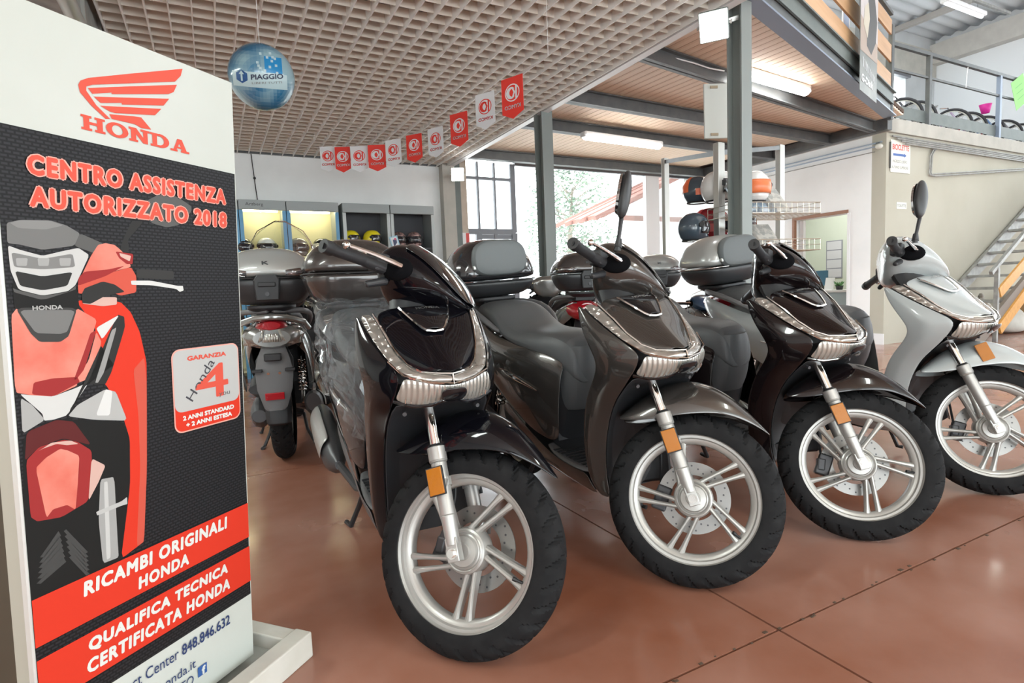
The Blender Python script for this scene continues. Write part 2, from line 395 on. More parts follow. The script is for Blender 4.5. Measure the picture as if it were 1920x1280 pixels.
# back corner: concrete column, steel post, pier
struct(G().b2((3.3,8.4,0), (3.5,8.75,3.3)), 'column_concrete', concrete)
struct(G().b2((3.505,8.42,0), (3.60,8.6,3.2)), 'column_steel', steel_g)
struct(G().b2((3.605,8.5,0), (3.74,8.75,3.3)), 'column_pier', mat('tan_render', (.50,.42,.34), .8, noise=(6, (.58,.50,.42), .3, .7)))
# glazed back wall
win = bpy.data.objects.new('window_1', None); COL.objects.link(win); win['kind'] = 'structure'; win.location = (3.74,8.6,0)
frm = mat('grey_window_frame', (.17,.18,.20), .45, .2)
for x, wd in ((0.0,.05),(.235,.03),(.54,.03),(.88,.09)): G().b2((x-wd/2,-.03,1.99), (x+wd/2,.03,3.12)).build('mullion', frm, win, smooth=False)
for z, wd in ((2.86,.045),(2.0,.09),(.08,.1),(1.0,.06)): G().b2((-.03,-.028,z-wd/2), (.9,.028,z+wd/2)).build('transom', frm, win, smooth=False)
for x, wd in ((0.0,.07),(.22,.1),(.53,.05),(.88,.1)): G().b2((x-wd/2,-.032,0), (x+wd/2,.032,1.98)).build('door_stile', frm, win, smooth=False)
G().b2((.24,-.02,1.88), (.86,.02,1.95)).build('door_rail', frm, win, smooth=False)
for x0, x1 in ((.02,.22),(.25,.525),(.555,.83)):
    for z0, z1 in ((2.03,2.83),(2.88,3.1),(1.05,1.9)): G().b2((x0,-.003,z0), (x1,.003,z1)).build('pane', glass, win, smooth=False)
w2 = bpy.data.objects.new('window_2', None); COL.objects.link(w2); w2['kind'] = 'structure'; w2.location = (4.67,8.6,0)
for x0, x1 in ((.02,2.83),(3.16,4.0)): G().b2((x0,-.003,.1), (x1,.003,3.1)).build('pane', glass, w2, smooth=False)
G().b2((2.83,-.03,0), (3.16,.05,3.1)).build('mullion', mat('white_frame', (.85,.86,.87), .4), w2, smooth=False)
G().b2((0,-.03,3.1), (4.05,.03,3.2)).build('head', frm, w2, smooth=False)
struct(G().b2((3.6,8.5,3.2), (8.8,8.8,3.3)), 'trim_1', concrete)
# upper hall -------------------------------------------------------
up_wall = mat('upper_wall', (.80,.82,.84), .8)
struct(G().b2((17.62,4.9,3.24), (17.8,8.75,7.4)), 'wall_upper_right', up_wall)
wu = G(); wu.b2((3.5,8.6,3.3), (15.55,8.8,7.3)); wu.b2((16.25,8.6,3.24), (17.8,8.8,7.3)); wu.b2((15.55,8.6,3.24),(16.25,8.8,4.9)); wu.b2((15.55,8.6,6.08),(16.25,8.8,7.3))
struct(wu, 'wall_upper_back', mat('upper_panel', (.55,.57,.58), .8, noise=(1.5, (.47,.49,.50), .4, .7)))
struct(G().b2((13.5,8.55,6.2), (17.6,8.6,6.9)), 'trim_2', concrete)
struct(G().b2((17.35,2.0,6.55), (17.7,8.6,7.05)), 'beam', mat('pale_concrete', (.50,.48,.45), .85, noise=(5, (.58,.56,.52), .3, .7)))
struct(G().b2((15.5,8.5,4.85),(16.3,8.6,4.92)).b2((15.5,8.5,6.06),(16.3,8.6,6.14)), 'trim_3', frm)
# corrugated roof
roof_m = mat('fibre_cement_sheet', (.74,.78,.83), .6, noise=(.8, (.86,.88,.90), .35, .7))
g = G(); rows = []
for i in range(0, 241):
    y = -4.5+i*13.3/240; z = 7.25+.035*math.cos(y/.30*2*math.pi)
    rows.append([(3.4, y, z), (19, y, z)])
g.grid(rows); struct(g, 'roof', roof_m, solid=.01)
for i, x in enumerate((9.6, 11.6, 13.6, 15.6)):
    struct(G().b2((x,-4.5,7.08), (x+.12,8.6,7.2)), 'beam', mat('purlin', (.46,.44,.42), .7))
# outside ------------------------------------------------------------
struct(G().b2((-30,8.8,-.2), (60,60,-.06)), 'ground', mat('pale_gravel', (.75,.75,.72), .9))
# tree beyond the glass
tr = thing('garden_tree', 'sunlit green tree seen through the glass behind the grey post', 'tree', (on_y(1068,420,18.0).x,18.0,-.06)); tr.scale = (1.15,1.15,1.15)
bark = mat('bark', (.30,.26,.22), .9); leaf = mat('sunlit_leaf', (.15,.21,.155), .8)
G().tube([(0,0,0),(.1,.1,1.2),(.0,0,2.6),(.15,0,4.2)], [.16,.13,.09,.03], 8).build('trunk', bark, tr)
g = G(); rnd = random.Random(3)
for k in range(26):
    t = rnd.uniform(0, 6.28); z = rnd.uniform(.9, 4.2); r = rnd.uniform(.5,1.2); g.tube([(0.05,0,z-.2),(math.cos(t)*r,math.sin(t)*r,z+.4)], [.03,.008], 5)
g.build('branches', bark, tr)
g = G()
for k in range(5200):
    t = rnd.uniform(0, 6.28); z = rnd.uniform(.5, 5.6); R = 1.5*math.sqrt(max(0.03, 1-((z-2.6)/3.2)**2)); r = R*math.sqrt(rnd.random())
    c = Vector((math.cos(t)*r, math.sin(t)*r, z)); s = rnd.uniform(.05,.11)
    a = Vector((rnd.gauss(0,1), rnd.gauss(0,1), rnd.gauss(0,1))).normalized(); b = a.orthogonal().normalized()
    g.add([c-a*s, c+b*s*.45, c+a*s, c-b*s*.45], [(0,1,2,3)])
g.build('foliage', leaf, tr, smooth=False, kind='stuff')
# neighbouring porch
pa_, pb_ = on_y(1112,403,13.0), on_y(1300,310,13.0)
ph = thing('porch', 'neighbouring porch with pink tiled roof seen through the window', 'building', (pa_.x+2.35,13.5,0))
pink = mat('washed_out_tile', (.32,.15,.12), .8); ptim = mat('pink_timber', (.24,.12,.10), .8)  # pink is the red roof washed out by glare, put into its colour
sl_ = (pb_.z-pa_.z)/(pb_.x-pa_.x); zr = lambda x: pa_.z+sl_*(x+2.3)
G().bar((-2.0,.5,zr(-2.3)), (3.7,.5,zr(3.4)), 1.9, .12).build('roof_sheet', pink, ph, smooth=False)
G().bar((-1.3,-.5,pa_.z-.05), (3.4,-.5,pa_.z-.05), .1, .14).build('tie_beam', ptim, ph, smooth=False)
for q in range(4): G().bar((-2.25,-.45+q*.75,zr(-2.25)-.1), (3.3,-.45+q*.75,zr(3.3)-.1), .09, .12).build('rafter', ptim, ph, smooth=False)
for x in (-.2, 2.6): G().bar((x,-.5,0), (x,-.5,pa_.z-.1), .08, .08).build('post', ptim, ph, smooth=False)
G().b2((.6,2.0,0), (4.0,2.1,4.4)).build('house_wall', white_p, ph, smooth=False)
# ---------------------------------------------------------------- lamps
def tube_lamp(a, b, z, lab, power=28):
    a = Vector((a[0],a[1],z)); b = Vector((b[0],b[1],z)); c = (a+b)/2; d = b-a; L_ = d.length
    t = thing('tube_lamp', lab, 'ceiling lamp', c, group=None); t.rotation_euler = (0,0,math.atan2(d.y,d.x))
    G().b2((-L_/2,-.055,.04), (L_/2,.055,.09)).build('housing', white_p, t, smooth=False, bevel=.008)
    g = G(); rings = []
    for x in (-L_/2+.01, -L_/2+.03, L_/2-.03, L_/2-.01):
        k = .7 if abs(x) > L_/2-.02 else 1
        rings.append([(x, .06*k*math.cos(q), .04-.055*k*abs(math.sin(q))) for q in [i*math.pi/8 for i in range(9)]])
    g.grid(rings); g.build('diffuser', lamp_on, t)
    for s in (-1,1): G().box((s*L_/2,0,.05), (.03,.1,.07)).build('end_cap', white_p, t, smooth=False, bevel=.01)
    return t
la_, lb_ = on_z(1392,143,3.12), on_z(1513,178,3.12)
tube_lamp((la_.x,la_.y),(lb_.x,lb_.y), 3.12, 'lit tube lamp fixed to the nearest dark beam right of the grey post')
tube_lamp((4.5,6.34),(5.9,6.42), 2.97, 'lit tube lamp fixed to the second dark beam from the window')
def M_inv(t): return t.matrix_world.inverted()
def flood(c, look, lab, s=.2, pole=None):
    c = Vector(c); d = (Vector(look)-c).normalized(); u = d.cross(Vector((0,0,1))).normalized(); v = u.cross(d)
    t = thing('floodlight', lab, 'floodlight', M=basis(c, u, v, -d))
    G().box((0,0,.02), (s,s,.035)).build('housing', steel_g, t, smooth=False, bevel=.01)
    G().box((0,0,-.001), (s*.92,s*.92,.008)).build('lens', lamp_hot, t, smooth=False, bevel=.003)
    for q in range(6): G().box((-s*.36+q*s*.144,0,.05), (.006,s*.8,.03)).build('fin', steel_g, t, smooth=False)
    g = G(); g.bar((-s*.56,0,.02), (-s*.56,0,.09), .02, .006); g.bar((s*.56,0,.02), (s*.56,0,.09), .02, .006); g.bar((-s*.57,0,.09), (s*.57,0,.09), .006, .02); g.build('bracket', alu, t, smooth=False)
    if pole: G().bar(M_inv(t) @ (c-d*.09), M_inv(t) @ Vector(pole), .03, .03).build('arm', alu, t, smooth=False)
    return t
flood(at_d(1338,49,4.0), at_d(1100,400,1.5), 'bright square floodlight clamped to the top of the grey post', .2, (3.62,3.05,2.95))
flood(at_d(858,327,8.35), at_d(1000,500,2), 'bright small floodlight beside the concrete column', .19, (3.55,8.5,2.85))
g = thing('sign_board', 'blank white board strapped behind the grey post', 'board', M=basis(at_d(1361,208,4.65), right, fwd, Vector((0,0,1))))
G().box((0,.0,0), (.36,.02,.44)).build('panel', mat('old_white_board', (.62,.64,.60), .6), g, smooth=False, bevel=.004)
for z in (-.19,.19):
    for x in (-.1, .16): G().box((x,-.014,z), (.06,.01,.02)).build('bracket', mat('rusty_bracket', (.40,.32,.22), .7), g, smooth=False)
# ---------------------------------------------------------------- cabinets at the back wall
cab_g = mat('grey_laminate', (.33,.36,.36), .5); cab_d = mat('dark_felt', (.10,.10,.11), .9); cab_y = mat('cream_back', (.60,.56,.36), .8)
blue_e = mat('blue_edge', (.10,.30,.50), .4)
def cabinet(x0, x1, lab, lit, mx):
    t = thing('display_cabinet', lab, 'cabinet', ((x0+x1)/2, 8.3, 0)); h = (x1-x0)/2-.002
    inner = cab_y if lit else cab_d; fcol = cab_g
    G().b2((-h,.2,0), (h,.23,2.3)).build('back_panel', inner, t, smooth=False)
    for s in (-1,1): G().b2((s*h,-.2,0), (s*(h-.03),.2,2.28)).build('side_panel', cab_g, t, smooth=False)
    for s in (-1,1): G().b2((s*h,-.215,0), (s*(h-.045),-.2,2.17)).build('edge_strip', blue_e if lit else mat('pale_edge', (.50,.54,.53), .4), t, smooth=False)
    G().b2((-h,-.22,2.175), (h,-.19,2.3)).build('fascia', fcol, t, smooth=False, bevel=.006)
    G().b2((-h,-.2,2.27), (h,.2,2.3)).build('top', cab_g, t, smooth=False)
    for z in ((1.555,.98,.5,.08) if lit else (1.67,1.15,.6,.08)): G().b2((-h+.03,-.18,z), (h-.03,.2,z+.025)).build('shelf', inner if lit else cab_d, t, smooth=False)
    if lit:
        G().cyl((-h+.06,.0,2.19), (h-.08,.0,2.19), .013).build('lamp_tube', mat('warm_tube', (1,1,1), .5, emit=((1,.90,.55), 30.0)), t)
    return t
for x0, x1, lab, lit in ((-.2,.385,'lit cream-lined display cabinet mostly hidden behind the totem',1), (.39,.955,'lit cream-lined display cabinet with lettering on its fascia',1), (.96,1.63,'lit cream-lined display cabinet with bright blue right edge',1),
                         (1.68,2.345,'unlit grey display cabinet holding the yellow helmets',0), (2.35,3.01,'unlit dark display cabinet next to the concrete column',0)):
    c = cabinet(x0, x1, lab, lit, 0)
    if 'lettering' in lab: text('fascia_lettering', 'Arzberg', mat('dark_ink', (.05,.05,.05), .6), c, -.20, 2.215, .21, .05, M=Matrix.Translation((0,-.221,0)))
# cables on the wall
t = G().tube([(.62,8.54,2.98),(.64,8.54,2.6),(.66,8.54,2.3)], .006, 6).build('wall_cable', black_p); t['label'] = 'thin black cable running down the white wall to the cabinets'; t['category'] = 'cable'
G().ball((.64,8.53,2.66), .018, 8, 6).build('junction', black_p, t)
# ---------------------------------------------------------------- helmets
visor_d = mat('dark_visor', (.02,.02,.025), .08, coat=1); rubber = mat('rubber_trim', (.02,.02,.02), .6)
def helmet(c, face, col, lab, s=.125, style='full', visor=visor_d, col2=None, cat='helmet', tilt=0, group=None):
    """face = heading angle of the opening (radians, world)"""
    M = Matrix.Translation(Vector(c)) @ Matrix.Rotation(face, 4, 'Z') @ Matrix.Rotation(tilt, 4, 'Y')
    t = thing('helmet', lab, cat, M=M, group=group)
    sh = G(); rings = []; n = 26
    for i in range(13):
        p = math.pi*(.02+.80*i/12); z = s*1.05*math.cos(p); r = s*math.sin(p)**.85
        ring = []
        for j in range(n):
            q = 2*math.pi*j/n; cx = math.cos(q); rr = r*(1.12 if cx > 0 else 1.08)
            x = rr*cx; y = r*.93*math.sin(q)
            if cx > .45 and -.55*s < z < .38*s: x *= .80 if style != 'full' else .86   # face opening recess
            if style == 'full' and cx > .3 and z <= -.45*s: x *= 1.12      # chin bar
            ring.append((x, y, z))
        rings.append(ring)
    sh.ring_loft(rings, caps=True); sh.build('shell', col, t, sub=1)
    v = G(); rows = []
    z0, z1 = (-.42*s, .40*s) if style != 'open' else (-.30*s, .42*s)
    for i in range(6):
        z = z0+(z1-z0)*i/5; rows.append([(s*1.16*math.cos(q)*(1-.12*abs(i-2.5)/2.5), s*1.0*math.sin(q), z) for q in [-1.25+2.5*j/12 for j in range(13)]])
    v.grid(rows); v.build('visor', visor, t, solid=.004)
    for q in (-1,1): G().cyl((s*.30,q*s*.90,.02), (s*.30,q*s*1.02,.02), s*.16, n=14).build('pivot', rubber, t)
    if col2:
        g = G(); g.grid([[(-s*1.04*math.sin(p)**.85*math.cos(q)*1.08, s*1.0*math.sin(p)**.85*math.sin(q)*.95, s*1.10*math.cos(p)) for q in [-.9+1.8*j/8 for j in range(9)]] for p in [.5+1.2*i/5 for i in range(6)]])
        g.build('graphic', col2, t)
        g = G()
        for q in (-1,1): g.grid([[(-s*.2+s*.9*u_, q*s*(1.0-.25*abs(u_-.3)), s*(.05-.45*v_)) for u_ in (0,.35,.7,1)] for v_ in (0,.5,1)])
        g.build('side_graphic', col2, t, kind='stuff')
    g = G(); g.tube([(s*.7*math.cos(q)*1.05, s*.66*math.sin(q), -s*.84) for q in [i*math.pi/12 for i in range(24)]], .008, 6, closed=True); g.build('neck_roll', rubber, t)
    return t
yel = mat('yellow_shell', (.85,.72,.02), .15, coat=.8); wht = mat('white_shell', (.8,.8,.78), .15, coat=.8); blk = mat('black_shell', (.02,.02,.022), .12, coat=1)
slv = mat('silver_shell', (.30,.30,.30), .2, .6, coat=1); mar = mat('brown_camo', (.10,.06,.06), .35, noise=(30, (.38,.24,.22), .45, .55)); grd = mat('slate_shell', (.05,.075,.10), .2, coat=.6)
FD = R_(-100)
def shelf_helmet(px, zc, *a, **k):
    r = ray(px, 460); c = C0 + r*(8.18/r.y); return helmet((c.x, 8.2, zc), *a, **k)
shelf_helmet(457, 1.70, FD, blk, 'black full-face helmet at the left end of the lit shelf')
shelf_helmet(500, 1.70, FD+.4, wht, 'white helmet with dark visor on the lit shelf beneath the lettering', s=.13)
shelf_helmet(560, 1.70, FD+.9, slv, 'silver helmet behind the clear windscreen on the lit shelf', s=.13)
shelf_helmet(603, 1.70, FD-.3, blk, 'dark helmet with pale visor on the lit shelf beside the blue edge', s=.125, visor=mat('pale_visor', (.5,.48,.42), .1))
shelf_helmet(659, 1.82, FD+1.1, yel, 'yellow open-face helmet at the left end of the grey cabinet shelf', style='open', s=.12)
shelf_helmet(699, 1.82, FD+1.1, yel, 'yellow open-face helmet nearest the cabinet divider', style='open', s=.125)
shelf_helmet(749, 1.81, FD+.3, mar, 'brown patterned helmet behind the small card', s=.115)
shelf_helmet(778, 1.81, FD+.2, mar, 'brown patterned helmet at the right end of the dark cabinet shelf', s=.12)
t = thing('price_card', 'blue and white card leaning against the brown helmet', 'card', M=Matrix.Translation(on_y(740,453,8.07)) @ Matrix.Rotation(R_(-14),4,'Y'))
G().b2((-.06,-.003,-.12), (.06,.003,.08)).build('card', mat('light_blue_card', (.35,.60,.72), .6), t, smooth=False)
G().b2((-.045,-.005,-.09), (.045,-.003,.065)).build('print', mat('card_white', (.8,.82,.84), .6), t, smooth=False)
G().prism([(-.03,-.07),(.03,-.02),(.035,.04),(-.02,.03)], (0,-.0055,0), (1,0,0), (0,0,1), .0005).build('picture', mat('card_ink', (.08,.09,.16), .6), t, smooth=False)
G().cyl((.015,-.0055,.035), (.015,-.0065,.035), .015, n=12).build('dot', mat('card_red', (.7,.1,.2), .6), t)
# ---------------------------------------------------------------- helmet stand with wire baskets
st = thing('display_stand', 'tall aluminium display stand with wire trays and helmet pegs', 'display stand', (4.6,4.4,0))
def L3(p): return Vector(p)-Vector((4.6,4.4,0))
r1 = on_z(1247,297,2.4); r2 = at_d(1348,268,4.85); r3 = on_z(1463,272,2.4)
for p, s in ((r1,.075),(r2,.085),(r3,.085)):
    q = L3((p.x,p.y,0)); top = p.z
    g = G(); g.box((q.x-.2*s,q.y,top/2), (s*.55,s*.7,top)); g.box((q.x+.33*s,q.y,top/2), (s*.4,s*.5,top)); g.build('upright', alu, st, smooth=False, bevel=.003)
zz1 = (C0+ray(1250,303)*((r1-C0).dot(fwd))).z; zz2 = (C0+ray(1345,286)*4.85).z; zz3 = (C0+ray(1460,277)*((r3-C0).dot(fwd))).z
g = G(); g.bar(L3((r1.x,r1.y,zz1)), L3((r2.x,r2.y,zz2)), .022, .04); g.bar(L3((r2.x,r2.y,zz2)), L3((r3.x,r3.y,zz3)), .022, .04); g.build('top_rail', steel, st, smooth=False)
wire = mat('brass_wire', (.50,.46,.38), .35, .8)
def tray(y0, lab):
    # back edge from pixel (1393,y0) to (1475,y0+..), front edge to (1538,..)
    A = at_d(1385, y0+8, 4.55); B = at_d(1538, y0+12, 4.75); 
    d = (B-A); d.z = 0; L_ = d.length; d.normalize(); n_ = Vector((-d.y, d.x, 0))
    g = G(); W = .42
    P = lambda a, b, z: L3(A+d*a+n_*b+Vector((0,0,z)))
    for z, r in ((0,.004),(.09,.004),(.045,.0025)):
        g.tube([P(0,0,z),P(L_,0,z),P(L_,W,z),P(0,W,z)], r, 5, closed=True)
    for k in range(15): 
        a = L_*k/14; g.tube([P(a,0,.09),P(a,0,0),P(a,W,0),P(a,W,.09)], .002, 4)
    for k in range(9): g.tube([P(0,W*k/8,0),P(L_,W*k/8,0)], .002, 4)
    g.build('wire_tray', wire, st)
    return A, d, n_, L_
A1, D1, N1, L1 = tray(392, '')
A2, D2, N2, L2 = tray(463, '')
paper = [mat('leaflet_%d' % i, c, .5, noise=(18, c2, .45, .55)) for i, (c, c2) in enumerate((((.18,.22,.26),(.45,.52,.58)), ((.30,.38,.46),(.55,.60,.65)), ((.32,.32,.30),(.50,.48,.44)), ((.16,.16,.16),(.30,.29,.27))))]
def leaflet(A, d, n_, a, mt_, lab, w_=.21, h_=.29, yaw=0):
    up_ = (Vector((0,0,1))*.75+n_*.66).normalized()
    o = A+d*a+n_*.05+Vector((0,0,.02))
    t = thing('leaflet', lab, 'leaflet', M=basis(o, d, d.cross(up_), up_))
    G().b2((0,-.002,0), (w_,.002,h_)).build('cover', mt_, t, smooth=False)
    G().b2((.02,-.0035,.05), (w_-.02,-.002,.15)).build('photo', paper[(paper.index(mt_)+1) % 4], t, smooth=False)
leaflet(A1, D1, N1, .05, paper[0], 'dark motorcycle leaflet at the left of the upper wire tray')
leaflet(A1, D1, N1, .20, paper[1], 'pale blue leaflet in the middle of the upper wire tray')
leaflet(A1, D1, N1, .34, paper[2], 'brownish leaflet at the right of the upper wire tray')
leaflet(A2, D2, N2, .08, paper[3], 'dark leaflet at the left of the lower wire tray')
leaflet(A2, D2, N2, .26, paper[2], 'grey leaflet at the right of the lower wire tray')
ora = mat('orange_decal', (.90,.16,.04), .3, coat=.5); red_d = mat('dark_red_decal', (.35,.02,.03), .25, coat=.5)
fr_h = math.atan2(-1, -.5)
helmet(at_d(1308,358,5.2), fr_h+1.3, grd, 'orange and navy motocross helmet hanging highest left on the stand', s=.125, col2=ora)
helmet(at_d(1346,352,5.0), fr_h+1.2, wht, 'white and black helmet half hidden behind the post', s=.14)
helmet(at_d(1412,353,4.75), fr_h+.2, wht, 'white helmet with orange sticker above the upper wire tray', s=.135, visor=mat('orange_visor', (.80,.20,.07), .3))
helmet(at_d(1300,428,4.9), fr_h+1.5, grd, 'dark slate helmet hanging lowest left on the stand', s=.125)
helmet(at_d(1333,424,5.15), fr_h+1.2, red_d, 'red and black graphic helmet behind the slate one', s=.155, col2=mat('bright_red_decal', (.7,.05,.05), .3))
helmet(at_d(1394,416,5.0), fr_h+.3, blk, 'black helmet with orange flash below the upper wire tray', s=.10, col2=ora)
# ================================================================ SCOOTERS
CACHE = {}
def cm(key, fn, smooth=True, ang=35):
    if key not in CACHE: CACHE[key] = fn().mesh(key, smooth, ang)
    return CACHE[key]
def part(name, key, fn, mt_, parent, M=None, **k):
    ang = k.pop('ang', 35); sm = k.pop('smooth', True)
    return link(name, cm(key, fn, sm, ang), mt_, parent, M=M, **k)
def sym(rows):   # rows given from the centre line outward (y>=0 is mirrored)
    out = []
    for r in rows:
        left = [(x, y, z) for x, y, z in r]; rt = [(x, -y, z) for x, y, z in r]
        if abs(r[0][1]) < 1e-6: rt = rt[1:]
        out.append(list(reversed(rt))+left)
    return out
def one(rows, s): return G().grid([[(x, s*y, z) for x, y, z in (r if s < 0 else reversed(r))] for r in rows])
def both(rows):  # two mirrored patches
    g = G(); g.grid([[(x, -y, z) for x, y, z in r] for r in rows]); g.grid([[(x, y, z) for x, y, z in reversed(r)] for r in rows]); return g
rubber_t = mat('tyre_rubber', (.009,.009,.010), .75, spec=.18, noise=(30, (.015,.015,.016), .4, .7))
rim_m = mat('silver_alloy', (.42,.41,.39), .36, .45, coat=.3)
fork_m = mat('satin_fork', (.46,.455,.44), .3, .55)
chrome = mat('chrome', (.80,.79,.77), .07, 1.0)
disc_m = mat('brushed_disc', (.26,.25,.24), .3, .7)
dark_pl = mat('textured_black', (.022,.023,.026), .45, bump=(180, .1))
seat_m = mat('seat_vinyl', (.095,.10,.105), .45, bump=(300, .25, .001))
seat_top = mat('seat_vinyl_grey', (.13,.145,.15), .5, bump=(300, .25, .001))
amber = mat('amber_reflector', (.42,.14,.008), .2, coat=.5, bump=(120, .3)); redr = mat('red_lens', (.45,.01,.02), .12, coat=1, bump=(60, .3))
lens_m = wave_metal('ribbed_lens', (.50,.49,.45), 24, 1.0, .14, .55, 'Y')
lens_s = wave_metal('strip_lens', (.40,.37,.34), 14, 1.0, .16, .6, 'X', 'RINGS')
dark_r = mat('engine_grey', (.07,.07,.075), .4, .4); mid_g = mat('mid_grey_plastic', (.13,.13,.135), .45)
mirror_g = mat('mirror_glass', (.7,.72,.74), .03, 1.0)
badge_m = mat('badge_black', (.006,.006,.008), .06, coat=.7, spec=.3)
ltr = mat('badge_silver', (.6,.6,.6), .25, .8)
RAKE = R_(26.5)
A0 = Vector((.085,0,0)); AXD = Vector((-math.sin(RAKE),0,math.cos(RAKE)))
def steer(d): return Matrix.Translation(A0) @ Matrix.Rotation(d, 4, AXD) @ Matrix.Translation(-A0)
def pose(x, y, psi, phi, dz): return Matrix.Translation((x,y,dz)) @ Matrix.Rotation(psi,4,'Z') @ Matrix.Rotation(-phi,4,'X')
# ---- wheel (axis y, centred on the axle) -----------------------------------
def tyre(R, w, groove=True):
    g = G(); n = 384; k = 26; rows = []
    hw = w/2; rin = .213
    for i in range(n):
        t = 2*math.pi*i/n; row = []
        for j in range(k+1):
            s = -1+2*j/k   # across the section, bead to bead
            a = s*2.25     # angle round the section
            r = R-hw*.98+hw*.98*math.cos(a) if abs(a) < 1.57 else R-hw*.98+(hw*.9)*math.cos(a)
            y = hw*math.sin(a) if abs(a) < 1.57 else hw*(1 if a > 0 else -1)*(.74+.26*abs(math.sin(a)))
            if r < rin-.004: r = rin-.004
            d = 0
            if groove and .12 < abs(s) < .60:
                ph = (t*30/(2*math.pi)+abs(s)*1.5+(.5 if s > 0 else 0)) % 1
                if ph < .22: d = .011
            if groove and abs(s) < .2 and ((t*15/(2*math.pi)+s*.9) % 1) < .07: d = .005
            row.append(((r-d)*math.cos(t), y, (r-d)*math.sin(t)))
        rows.append(row)
    g.grid(rows, cv=True); return g
def rim():
    g = G(); w = .036
    g.lathe([(.217,w),(.217,w-.004),(.210,w-.013),(.202,w-.016),(.197,w-.024),(.193,.006),(.192,0),(.193,-.006),(.197,-w+.024),(.202,-w+.016),(.210,-w+.013),(.217,-w+.004),(.217,-w),(.212,-w-.001),(.207,-w+.006),(.199,-w+.007),(.195,-w+.014),(.187,-w+.016),(.180,-.014),(.178,-.010),(.178,.010),(.180,.014),(.187,w-.016),(.195,w-.014),(.199,w-.007),(.207,w-.006),(.212,w+.001)], axis='y', n=72, closed=True)
    return g
def spokes(k):
    g = G(); th = 2*math.pi*k/5
    for r0, a0, r1, a1 in ((.050,.72,.189,.13),(.056,.20,.189,-.085)):
        p0 = Vector((r0*math.cos(th+a0), 0, r0*math.sin(th+a0))); p1 = Vector((r1*math.cos(th+a1), 0, r1*math.sin(th+a1))); d = (p1-p0).normalized(); n_ = Vector((-d.z, 0, d.x)); rows = []
        for i in range(6):
            u_ = i/5; p = p0+(p1-p0)*u_; hw = .0062+.002*u_+.007*max(0, u_-.75)*4*.6+.003*max(0, .25-u_)*4; y1 = .027-.011*u_
            Y_ = Vector((0,1,0)); rows.append([p-n_*hw-Y_*y1*.7, p-n_*hw*.35-Y_*y1, p+n_*hw*.35-Y_*y1, p+n_*hw-Y_*y1*.7, p+n_*hw*.8+Y_*y1*.6, p-n_*hw*.8+Y_*y1*.6])
        g.ring_loft(rows)
    return g
def hub():
    g = G(); g.lathe([(.0,-.052),(.022,-.052),(.024,-.046),(.040,-.044),(.044,-.036),(.060,-.030),(.064,-.020),(.064,.020),(.058,.034),(.0,.036)], axis='y', n=40)
    g.lathe([(.050,-.0385),(.053,-.0405),(.056,-.0375)], axis='y', n=40); return g
def disc():
    g = G(); g.lathe([(.076,.0495),(.120,.0495),(.120,.0535),(.076,.0535)], axis='y', n=60, closed=True)
    for k in range(5):
        t = 2*math.pi*k/5; g.bar((.055*math.cos(t),.049,.055*math.sin(t)), (.085*math.cos(t+.25),.0505,.085*math.sin(t+.25)), .014, .004)
    return g
def disc_holes():
    g = G()
    for k in range(30):
        t = 2*math.pi*k/30; r = (.088,.098,.108)[k % 3]; g.cyl((r*math.cos(t),.0488,r*math.sin(t)), (r*math.cos(t),.0542,r*math.sin(t)), .0032, n=8)
    return g
def front_wheel(root, M, spin=.3):
    Mw = M @ Matrix.Translation((0,0,.283)) @ Matrix.Rotation(spin, 4, 'Y')
    wl = part('front_wheel', 'rim', rim, rim_m, root, Mw)
    part('tyre', 'tyre_front', lambda: tyre(.283, .100), rubber_t, wl)
    for k in range(5): part('spoke', 'spoke_%d' % k, lambda: spokes(k), rim_m, wl, bevel=.0012, smooth=False)
    part('hub', 'hub', hub, rim_m, wl)
    d = part('brake_disc', 'disc', disc, disc_m, wl); part('disc_hole', 'disc_holes', disc_holes, dark_r, wl, kind='stuff')
    part('valve', 'valve', lambda: G().cyl((.19,-.012,.0),(.165,-.022,.0),.004).cyl((.165,-.022,0),(.155,-.026,0),.0055), black_p, wl)
    return wl
